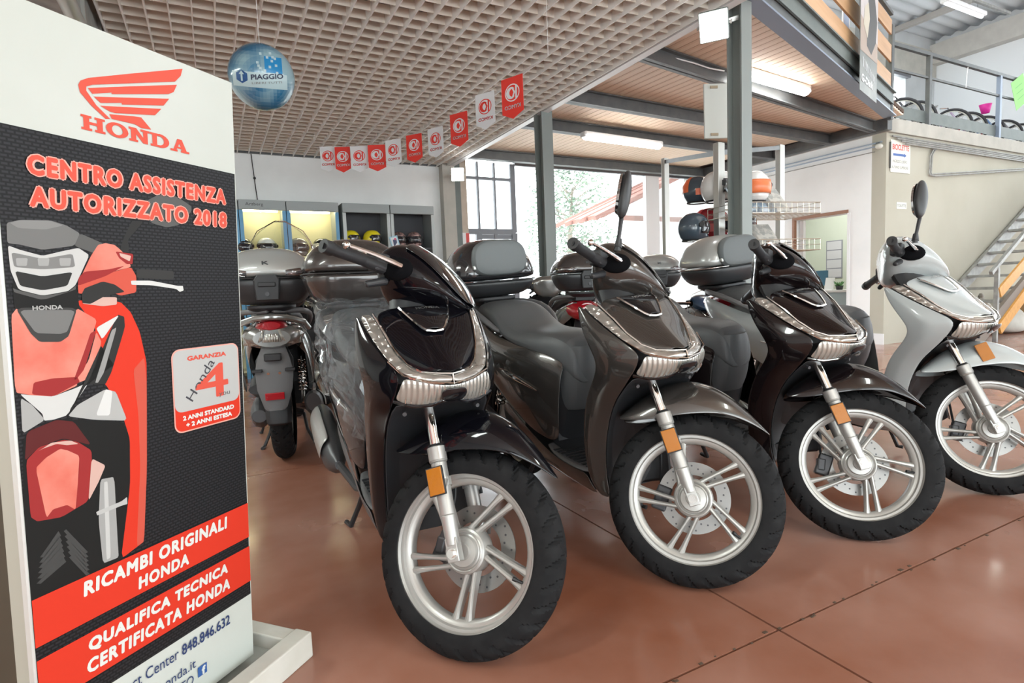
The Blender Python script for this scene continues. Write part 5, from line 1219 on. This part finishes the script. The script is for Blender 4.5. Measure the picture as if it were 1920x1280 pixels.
names = ['nearest','second nearest','third nearest','fourth nearest','fifth nearest','fifth from the far end','fourth from the far end','third from the far end','second from the far end','farthest']
pts = [at_d(x, y, d) for x, y, d in fl_px]; tops = []
for i, c in enumerate(pts):
    dr_ = (pts[max(0,i-1)]-pts[min(9,i+1)]); dr_.z = 0; dr_.normalize()
    if i < 6: xd = (dr_*.55+right*.45); xd.z = 0; xd.normalize()
    else: xd = Vector((right.x,right.y,0)).normalized()
    yd = Vector((0,0,1)).cross(xd)
    redf = i % 2 == 0; m1, m2 = (fred, fwh) if redf else (fwh, fred)
    w_ = .20*(1 if i < 8 else .9)
    o = thing('pennant', '%s paper pennant, %s, on the bunting string' % ('red' if redf else 'white', names[i]), 'pennant', M=basis(c, xd, yd, Vector((0,0,1))), group='red and white pennants on the bunting string')
    G().prism([(-w_/2,.145),(-w_/2,-.105),(0,-.15),(w_/2,-.105),(w_/2,.145)], (0,0,0), (1,0,0), (0,0,1), .002).build('sheet', m1, o, smooth=False)
    rg = [(math.cos(q), math.sin(q)) for q in [2*math.pi*j/28 for j in range(28)]]
    g = G(); v0 = [(.068*a, -.0025, .035+.062*b_) for a, b_ in rg]; v1 = [(.060*a, -.0025, .035+.054*b_) for a, b_ in rg]; g.add(v0+v1, [(j,(j+1) % 28,28+(j+1) % 28,28+j) for j in range(28)])
    g.add([(.045*a-.012, -.0025, .035+.042*b_) for a, b_ in rg[4:25]]+[(.028*a+.002, -.0025, .035+.028*b_) for a, b_ in reversed(rg[4:25])], [(j,j+1,40-j,41-j) for j in range(20)])
    g.add([(x,-.0025,.035+z) for x, z in ((.030,.045),(.046,.040),(.042,-.042),(.028,-.045))], [(0,1,2,3)])
    g.add([(x,-.0025,.035+z) for x, z in ((.028,.0),(.005,.040),(-.008,.040),(.012,.0),(-.008,-.040),(.006,-.040))], [(0,1,2,3),(0,3,4,5)])
    g.build('emblem', m2, o, smooth=False)
    text('lettering', 'KYMCO', m2, o, 0, 0, .15, .028, bold=.02, post=lambda a, b_: Vector((.075-a, -.0025, -.078+b_)))
    tops.append(c+Vector((0,0,.146)))
s0 = on_z(1050,95,2.98); s9 = tops[-1]+Vector((-.12,.1,.0))
st_ = G().tube([tops[0]+(tops[0]-tops[1])*1.0]+tops+[s9], .0022, 5).build('bunting_string', white_p); st_['label'] = 'thin string carrying the red and white pennants'; st_['category'] = 'string'
G().tube([s9, s9+Vector((0,0,2.99-s9.z))], .0015, 4).build('hanging_end', white_p, st_)
G().tube([tops[0]+(tops[0]-tops[1])*1.0, tops[0]+(tops[0]-tops[1])*1.0+Vector((0,0,2.99-(tops[0]+(tops[0]-tops[1])).z))], .0015, 4).build('hanging_end', white_p, st_)
# ================================================================ RIGHT SIDE: stairs, signs, conduits
orange_b = mat('orange_board', (.66,.33,.08), .45, noise=(3, (.55,.26,.06), .4, .75, (6,.6,6)))
sx0, slope, rise, run = 9.40, .573, .19, .33
stt = thing('staircase', 'steel open staircase with orange boards rising against the cream wall', 'staircase', (sx0,4.42,0))
zt_ = 3.2; xe = zt_/slope
G().bar((0,.38,.0),(xe,.38,zt_), .05, .2).build('stringer', galv, stt, smooth=False)
G().bar((.0,-.41,.0),(xe,-.41,zt_), .05, .18).build('stringer', mat('brown_steel', (.22,.18,.15), .6), stt, smooth=False)
for i in range(1, 17):
    x = i*run; z = x*slope
    G().b2((x-.16,-.38,z-.02),(x+.12,.35,z+.02)).build('tread', galv, stt, smooth=False, bevel=.004)
def s_at(px, py): p = on_y(px, py, 4.0); return (p.x-sx0, -.42, p.z)
G().b2((s_at(1866,600)[0]-.025,-.45,0),(s_at(1866,600)[0]+.025,-.40,1.06)).build('newel_post', galv, stt, smooth=False)
a = Vector(s_at(1858,512)); b_ = Vector(s_at(1920,437)); G().bar(a, a+(b_-a)*4.2, .045, .05).build('handrail', galv, stt, smooth=False)
a = Vector(s_at(1869,617))+Vector((0,-.03,0)); b_ = Vector(s_at(1920,547)); b_.y -= .03; G().bar(a, a+(b_-a)*4.2, .03, .16).build('lower_board', orange_b, stt, smooth=False)
a = Vector(s_at(1869,549))+Vector((0,-.03,0)); b_ = Vector(s_at(1920,489)); b_.y -= .03; G().bar(a, a+(b_-a)*4.2, .03, .15).build('upper_board', orange_b, stt, smooth=False)
# things under the stairs
def sack(c, r, lab):
    o = thing('sack', lab, 'sack', (c[0],c[1],0)); rnd = random.Random(int(c[0]*100))
    g = G(); rings = []
    for i in range(9):
        u_ = i/8; z = r[2]*u_; k = (.75,.98,1.03,1.0,.97,.88,.68,.36,.14)[i]
        rings.append([(r[0]*k*math.cos(q)*(1+rnd.uniform(-.07,.07)), r[1]*k*math.sin(q)*(1+rnd.uniform(-.07,.07)), z) for q in [2*math.pi*j/14 for j in range(14)]])
    g.ring_loft(rings); g.build('bag', mat('pale_sackcloth', (.62,.60,.55), .8, noise=(6, (.50,.48,.43), .4, .7)), o, sub=2)
    G().lathe([(.03,r[2]-.02),(.045,r[2]),(.03,r[2]+.03),(.02,r[2]+.05)], n=12, closed=False).build('tied_neck', mat('pale_sackcloth'), o)
    return o
sack((10.3,4.45), (.28,.24,.45), 'pale sack on the floor right under the lowest treads')
sack((10.95,4.6), (.30,.2,.62), 'taller pale sack under the stairs behind the newel post')
sack((11.6,4.5), (.3,.25,.5), 'pale sack under the stairs nearest the right edge')
def pallet(c, lab):
    o = thing('pallet', lab, 'pallet', c)
    m_ = mat('pallet_wood', (.42,.32,.20), .8)
    for q in range(5): G().b2((-.5,-.38+q*.17,.12),(.5,-.38+q*.17+.11,.14)).build('deck_board', m_, o, smooth=False)
    for q in (-.45,0,.45):
        for y in (-.33,.33): G().b2((q-.05,y-.05,.02),(q+.05,y+.05,.12)).build('block', m_, o, smooth=False)
        G().b2((q-.05,-.38,0),(q+.05,.41,.02)).build('bottom_board', m_, o, smooth=False)
pallet((12.5,4.3,0), 'empty wooden pallet lying on the floor beyond the stairs')
pallet((12.5,4.3,.145), 'wooden pallet stacked on another beyond the stairs')
o = thing('crate', 'brown wooden crate standing on the stacked pallets', 'crate', (12.45,4.35,.29)); G().b2((-.35,-.25,0),(.35,.25,.42)).build('box', mat('crate_wood', (.40,.24,.12), .7), o, smooth=False)
for q in (.06,.20,.34): G().b2((-.36,-.262,q-.04),(.36,-.25,q+.04)).build('slat', mat('crate_slat', (.50,.32,.17), .7), o, smooth=False)
# signs
sg = thing('sign', 'white wall sign with red heading and blue arrow at the wall corner', 'sign', (8.80,YC-.012,2.50))
G().b2((0,0,0),(.50,.008,.455)).build('panel', mat('sign_cream', (.78,.77,.68), .5), sg, smooth=False)
srd = mat('sign_red', (.62,.06,.05), .5); sbl = mat('sign_blue', (.03,.10,.36), .5); sbk = mat('sign_black', (.06,.06,.06), .5)
text('lettering', 'BICICLETTE', srd, sg, .04, .32, .42, .08, bold=.015)
G().add([(.06,-.001,.235),(.34,-.001,.235),(.34,-.001,.220),(.40,-.001,.252),(.34,-.001,.284),(.34,-.001,.269),(.06,-.001,.269)], [tuple(range(7))]).build('arrow', sbl, sg, smooth=False)
text('lettering', 'INGRESSO LIBERO', sbk, sg, .05, .14, .37, .04); text('lettering', 'AL PIANO SUPERIORE', sbk, sg, .03, .055, .42, .04)
G().bar((-.02,-.004,.05),(-.02,-.004,.42), .02, .01).build('edge_strip', steel, sg, smooth=False)
s2 = thing('sign', 'small pale door sign on the cream wall behind the raised mirror', 'sign', (8.98,YC-.006,1.98)); G().b2((0,0,0),(.26,.005,.10)).build('panel', mat('sign_pale', (.70,.70,.63), .5), s2, smooth=False); text('lettering', 'TOILETTE', sbk, s2, .02,.03,.22,.04)
# conduits
cd = thing('conduit', 'run of thin metal conduits under the concrete edge above the stairs', 'conduit', (9.8,YC-.02,2.8))
for q in range(4): G().tube([(-1.0+q*.1,-.01-q*.008,.20-q*.03),(4.5,-.01-q*.008,.20-q*.03)], .012, 6).build('pipe', galv, cd)
for q in range(2): G().tube([(.22+q*.05,-.015,.13),(.08+q*.05,-.015,.09),(.0+q*.05,-.015,.0),(-.02+q*.05,-.015,-.25),(.0+q*.05,-.015,-.29),(.15,-.015,-.30+q*.03),(3.6,-.015,.02+q*.03)], .012, 6).build('branch_pipe', galv, cd)
cd2 = thing('conduit', 'pair of thin blue conduits along the white wall below the concrete edge', 'conduit', (XW-.02,6.5,2.95))
for q in range(2): G().tube([(0,-1.6,-.02-q*.05),(0,2.0,-.02-q*.05)], .010, 6).build('pipe', mat('blue_pipe', (.42,.50,.60), .4), cd2)
G().tube([(0,-1.5,-.14),(0,2.0,-.14)], .006, 6).build('pipe', galv, cd2)
c_ = thing('alarm_siren', 'small round pale siren on a bracket at the white wall corner', 'siren', on_x(1652,272,XW)-Vector((.05,0,0))); G().ball((0,0,-.02), (.05,.05,.04), 14, 8).build('dome', mat('sign_pale'), c_); G().bar((.05,.1,.04),(0,-.02,.03), .02, .02).build('arm', steel, c_, smooth=False)
# office
of = thing('service_counter', 'pale blue-grey office counter seen through the doorway', 'counter', (9.9,6.1,0))
G().b2((-.25,-.9,0),(.25,1.0,.76)).build('front', mat('pale_blue_laminate', (.42,.52,.56), .5), of, smooth=False); G().b2((-.28,-.95,.76),(.28,1.05,.80)).build('worktop', white_p, of, smooth=False, bevel=.004); G().b2((-.26,-.8,.55),(-.251,-.55,.66)).build('orange_label', ora, of, smooth=False)
def cnt(px): r = ray(px,530); return C0+r*(9.85/r.x)
p = cnt(1574); o = thing('potted_plant', 'small green plant in a dark pot on the office counter', 'plant', (9.85,p.y,.80)); G().lathe([(.0,0),(.05,0),(.065,.07),(.058,.07),(.0,.06)], n=16).build('pot', black_p, o)
g = G(); rnd = random.Random(2)
for k in range(26):
    t = rnd.uniform(0,6.28); r = rnd.uniform(.03,.10); z = rnd.uniform(.07,.17); d = Vector((math.cos(t),math.sin(t),.4)).normalized(); s_ = d.orthogonal().normalized()*.018; c = Vector((0,0,.06)); e = Vector((math.cos(t)*r,math.sin(t)*r,z)); g.add([c, (c+e)/2+s_, e, (c+e)/2-s_], [(0,1,2,3)])
g.build('leaves', mat('plant_green', (.08,.22,.07), .5), o, smooth=False)
p = cnt(1554); o = thing('document_holder', 'white document holder standing on the office counter', 'holder', (9.85,p.y,.80)); G().bar((0,.0,0),(.05,0,.22), .17, .01).build('sheet', white_p, o, smooth=False); G().b2((-.03,-.08,0),(.08,.08,.012)).build('foot', white_p, o, smooth=False)
p = cnt(1531); o = thing('monitor', 'blue screened monitor behind the office counter edge', 'monitor', (10.1,p.y+.15,.80)); G().b2((-.02,-.2,.08),(.02,.2,.36)).build('display', mat('monitor_blue', (.05,.14,.22), .3), o, smooth=False, bevel=.006); G().b2((-.05,-.1,0),(.05,.1,.08)).build('stand', black_p, o, smooth=False)
cq = on_x(1563,486,11.27); o = thing('wall_calendar', 'four-panel wall calendar on the pale green office wall', 'calendar', (11.29,cq.y,cq.z)); G().b2((-.004,-.17,-.38),(.004,.17,.38)).build('backing', mat('calendar_back', (.30,.31,.36), .6), o, smooth=False)
for q in range(4): G().b2((-.008,-.15,-.36+q*.185),(-.004,.15,-.36+q*.185+.165)).build('month_sheet', mat('calendar_sheet', (.62,.63,.66), .6), o, smooth=False)
ol = area('office_fill', (10.2,6.6,2.9), (0,0,0), .8, 1.6, 38, (1,.99,.95))  # added area light to brighten the office, no fitting modelled
# fire point
fp = on_y(874,447,8.42); o = thing('fire_sign', 'red and white fire extinguisher sign beside the window', 'sign', fp); G().b2((-.06,0,-.09),(.06,.006,.09)).build('panel', white_p, o, smooth=False); G().b2((0,-.001,-.085),(.058,0,.085)).build('red_field', srd, o, smooth=False)
fp2 = on_y(878,480,8.4); o = thing('fire_extinguisher', 'red fire extinguisher hanging beside the window', 'extinguisher', (fp2.x,fp2.y,1.15)); G().lathe([(0,0),(.06,0),(.07,.03),(.07,.42),(.05,.48),(.02,.5),(.02,.53),(0,.53)], n=18).build('cylinder', red_paint, o); G().tube([(0,0,.53),(.03,-.02,.62),(.09,-.02,.58),(.09,-.02,.3)], .008, 6).build('hose', black_p, o); G().b2((-.02,-.01,.53),(.05,.01,.57)).build('handle', black_p, o, smooth=False)
# perforated white bin beside the cabinets
pb = at_d(641,500,7.3); o = thing('perforated_basket', 'white perforated plastic basket between the cabinets and the brown top case', 'basket', (pb.x,pb.y,0)); G().b2((-.10,-.1,0),(-.09,.1,.9)).b2((.09,-.1,0),(.10,.1,.9)).b2((-.10,-.1,.88),(.1,.1,.9)).build('stand', alu, o, smooth=False); G().b2((-.12,-.12,.90),(.12,.12,1.27)).build('bin', white_p, o, smooth=False, bevel=.01)
g = G()
for i in range(7):
    for j in range(9): g.b2((-.10+i*.031,-.1225,.92+j*.038),(-.10+i*.031+.016,-.1205,.92+j*.038+.018))
g.build('perforation', black_p, o, smooth=False, kind='stuff')
# duct at upper left
o = thing('ceiling_duct', 'grey metal duct with pipe at the left end of the grid ceiling', 'duct', (-.95,3.2,2.75)); G().b2((-.35,-2,0),(.38,2.5,.4)).build('duct_body', galv, o, smooth=False, bevel=.01); G().cyl((.36,-1.6,-.04),(.36,2.3,-.04), .045).build('pipe', alu, o)
for q in range(6): G().b2((.38,-1.6+q*.7,-.01),(.40,-1.57+q*.7,.4)).build('seam', alu, o, smooth=False)
# ================================================================ UPPER FLOOR
UZ = 3.24
ra = thing('gallery_railing', 'dark steel gallery railing above the concrete edge upstairs', 'railing', (8.72,YC+.0,UZ))
G().bar((0,0,1.04),(8.8,0,1.04), .05,.05).build('handrail', steel, ra, smooth=False); G().bar((0,0,.70),(8.8,0,.70), .03,.03).build('mid_rail', steel, ra, smooth=False)
for x in (.02, 1.06, 3.22, 5.3, 7.4):
    G().b2((x-.03,-.03,-.16),(x+.03,.03,1.02)).build('post', steel_b if x > 3 else steel, ra, smooth=False)
G().b2((.05,.02,.05),(8.8,.03,.22)).build('kick_plate', steel_g, ra, smooth=False)
def torus(g, c, R, r, M, n_=36, k=8):
    rows = []
    for i in range(n_):
        t = 2*math.pi*i/n_; rows.append([Vector(c)+M @ Vector(((R+r*math.cos(q))*math.cos(t), r*math.sin(q), (R+r*math.cos(q))*math.sin(t))) for q in [2*math.pi*j/k for j in range(k)]])
    g.grid(rows, cu=True, cv=True)
btyre = mat('bicycle_tyre', (.03,.03,.035), .6)
def bicycle(x, y, ang, col, lab, basket=False, sc=1.0):
    t = thing('bicycle', lab, 'bicycle', M=Matrix.Translation((x,y,UZ)) @ Matrix.Rotation(ang,4,'Z') @ Matrix.Rotation(R_(6),4,'X') @ Matrix.Scale(sc,4), group='bicycles parked on the gallery')
    I3 = Matrix.Identity(3); fm = mat('bike_frame_'+col[0], col[1], .3, coat=.6)
    for wx in (0, 1.02):
        g = G(); torus(g, (wx,0,.33), .31, .022, I3); wt = g.build('wheel', btyre, t)
        g = G(); torus(g, (wx,0,.33), .282, .010, I3, 36, 6); g.build('wheel_rim', alu, wt)
        g = G()
        for q in range(18):
            a = 2*math.pi*q/18; g.cyl((wx,.02*(1 if q % 2 else -1),.33), (wx+.28*math.cos(a),0,.33+.28*math.sin(a)), .0018, n=4, caps=False)
        g.build('spokes', alu, wt, kind='stuff')
    g = G()
    for p, q in (((0,0,.33),(.42,0,.33)),((0,0,.33),(.28,0,.56)),((.42,0,.33),(.27,0,.60)),((.42,0,.33),(.80,0,.60)),((.26,0,.55),(.80,0,.62)),((.80,0,.72),(.86,0,.62)),((.86,.04,.62),(1.02,.05,.33)),((.86,-.04,.62),(1.02,-.05,.33))): g.cyl(p, q, .016, n=8)
    g.build('frame', fm, t)
    G().ball((.24,0,.64), (.11,.06,.03), 12, 8).cyl((.27,0,.56),(.25,0,.63),.012,n=8).build('saddle', black_p, t)
    G().tube([(.70,.24,.79),(.80,.16,.78),(.80,0,.72),(.80,-.16,.78),(.70,-.24,.79)], .013, 8).build('handlebar', chrome, t)
    G().lathe([(0,-.01),(.09,-.01),(.09,.01),(0,.01)], (.42,-.05,.33), 'y', 24).cyl((.42,.06,.33),(.5,.06,.2),.01,n=6).cyl((.42,-.06,.33),(.34,-.06,.46),.01,n=6).build('crank', alu, t)
    if basket: G().ring_loft([[(1.05+a*math.cos(q), a*1.2*math.sin(q), z) for q in [2*math.pi*j/14 for j in range(14)]] for z, a in ((.70,.06),(.86,.10))], caps=False).build('basket', mat('pink_basket', (.75,.03,.35), .5), t, solid=.004)
bl = [(1690,('white',(.7,.7,.72))),(1716,('black',(.04,.04,.05))),(1784,('silver',(.5,.5,.52))),(1812,('lilac',(.45,.35,.5))),(1846,('red',(.4,.03,.04))),(1880,('blue',(.1,.2,.4))),(1912,('grey',(.2,.2,.22)))]
bn_ = ['bicycle at the left end of the gallery beside the small window','bicycle standing just left of the first gallery post','bicycle with chunky tyre right of the first gallery post','bicycle half behind the chunky tyred one on the gallery','bicycle below the pink basket on the gallery','bicycle behind the bright paired railing posts','bicycle at the right end of the gallery under the green notice']
for i, (px, c) in enumerate(bl):
    r = ray(px, 200); X = r.x/r.y*5.5; bicycle(X-1.02*math.cos(R_(-78)), 5.5-1.02*math.sin(R_(-78)), R_(-78), c, bn_[i], basket=(i == 4))
hp = on_y(1745,0,8.0)
o = thing('notice', 'green paper notice tied askew to the gallery railing', 'notice', M=Matrix.Translation(on_y(1912,172,YC-.05)) @ Matrix.Rotation(R_(-28),4,'Y')); G().b2((-.24,-.002,-.24),(.24,.002,.24)).build('paper', mat('green_paper', (.25,.62,.16), .6), o, smooth=False)
for q in range(3): G().b2((-.12,-.004,.10-q*.1),(.12,-.002,.112-q*.1)).build('written_line', mat('paper_ink', (.16,.42,.12), .6), o, smooth=False)
o = G().tube([on_y(1815,126,YC-.03),on_y(1813,140,YC-.04),on_y(1811,164,YC-.03)], .006, 5).build('ribbon', white_p); o['label'] = 'short white ribbon hanging from the gallery handrail'; o['category'] = 'ribbon'
# hanging lamp upstairs
a = on_z(1770,4,6.3); b_ = on_z(1843,32,6.3)
tl = thing('tube_lamp', 'unlit-looking pale tube lamp hanging under the corrugated roof', 'ceiling lamp', (a+b_)/2); d = b_-a; tl.rotation_euler = (0,0,math.atan2(d.y,d.x)); hl_ = d.length/2
G().b2((-hl_,-.08,0),(hl_,.08,.09)).build('housing', white_p, tl, smooth=False, bevel=.02); G().cyl((-hl_+.05,0,-.01),(hl_-.05,0,-.01),.03).build('lamp_tube', mat('soft_tube', (1,1,1), .5, emit=((.95,.98,1), 2.5)), tl)
for s in (-1,1): G().tube([(s*hl_*.7,0,.09),(s*hl_*.7,0,.9)], .004, 4).build('chain', steel, tl)
a = on_z(1825,0,6.5); b_ = on_z(1893,25,6.5); G().bar(a, b_, .05, .05).build('cable_duct', galv); o = bpy.data.objects['cable_duct']; o['label'] = 'thin metal cable duct hanging beside the upstairs lamp'; o['category'] = 'duct'
# hanging banner
bp_ = on_z(1601,100,3.4); t0 = 2.52; t1 = 3.22
bb0 = Vector(P3(t0,.13,2.93)); bx = Vector((GT.x,GT.y,0)); bzt = 1.1
bn = thing('banner', 'tall printed vinyl banner hanging from the plank railing', 'banner', M=basis(bb0, bx, Vector((0,0,1)).cross(bx), Vector((0,0,1))))
bw = t1-t0
G().b2((0,0,0),(bw,.004,bzt+.4)).build('vinyl', mat('banner_grey', (.14,.15,.14), .4, noise=(4, (.22,.22,.20), .4, .7)), bn, smooth=False)
def bpoly(nm, pts_, c): G().add([(x*bw,-.002,z) for x, z in pts_], [tuple(range(len(pts_)))]).build(nm, mat('ban_'+nm, c, .5), bn, smooth=False)
bpoly('printed_sky', [(0,.75),(1,.62),(1,1.5),(0,1.5)], (.50,.46,.46))
bpoly('printed_road', [(0,.40),(1,.42),(1,.62),(0,.75)], (.36,.28,.23))
G().add([(x*bw,-.003,z) for x, z in [(.35,.50),(.62,.45),(.88,.62),(.95,.85),(.80,1.05),(.70,1.30),(.55,1.35),(.42,1.15),(.40,.85)]], [tuple(range(9))]).build('printed_rider', mat('ban_dark', (.06,.06,.06), .5), bn, smooth=False)
G().add([(x*bw,-.004,z) for x, z in [(.15,.68),(.38,.58),(.50,.80),(.42,.95),(.20,.86)]], [tuple(range(5))]).build('printed_fairing', mat('ban_pale', (.50,.45,.36), .5), bn, smooth=False)
for q in range(9): G().add([(.10+q*.058+dx,-.003,z) for dx, z in ((0,.36-q*.012),(.018,.35-q*.012),(.036,.25-q*.008),(.016,.26-q*.008))], [(0,1,2,3)]).build('printed_stroke', fwh, bn, smooth=False)
text('lettering', 'G-Dink', fwh, bn, .05, .10, .46, .08, th=.004, bold=.02)
# mezzanine room behind the railing
struct(G().prism([(3.7,3.4),(8.2,4.85),(8.2,5.0),(3.7,3.6)], (0,.9,3.3), (1,0,0), (0,1,0), 2.6), 'wall_mezzanine', mat('yellow_wall', (.66,.58,.34), .8))
for i, (t, z, w_, h, c, lab) in enumerate([(1.4,3.9,.35,.5,(.75,.75,.78),'white and pink poster on the mezzanine wall behind the railing'),(2.2,3.75,.25,.35,(.06,.08,.1),'dark framed poster on the mezzanine wall'),(3.35,3.6,.28,1.1,(.78,.8,.84),'tall white poster on the mezzanine wall right of the banner')]):
    q = Vector(P3(t,-.25,z)); o = thing('poster', lab, 'poster', M=basis(q, bx, Vector((0,0,1)).cross(bx), Vector((0,0,1)))); G().b2((0,0,0),(w_,.01,h)).build('sheet', mat('poster_sheet_%d' % i, c, .6), o, smooth=False); G().b2((.04,-.003,h*.2),(w_-.04,0,h*.6)).build('printed_field', mat('poster_field_%d' % i, ((.6,.1,.3),(.3,.3,.3),(.4,.5,.7))[i], .6), o, smooth=False)
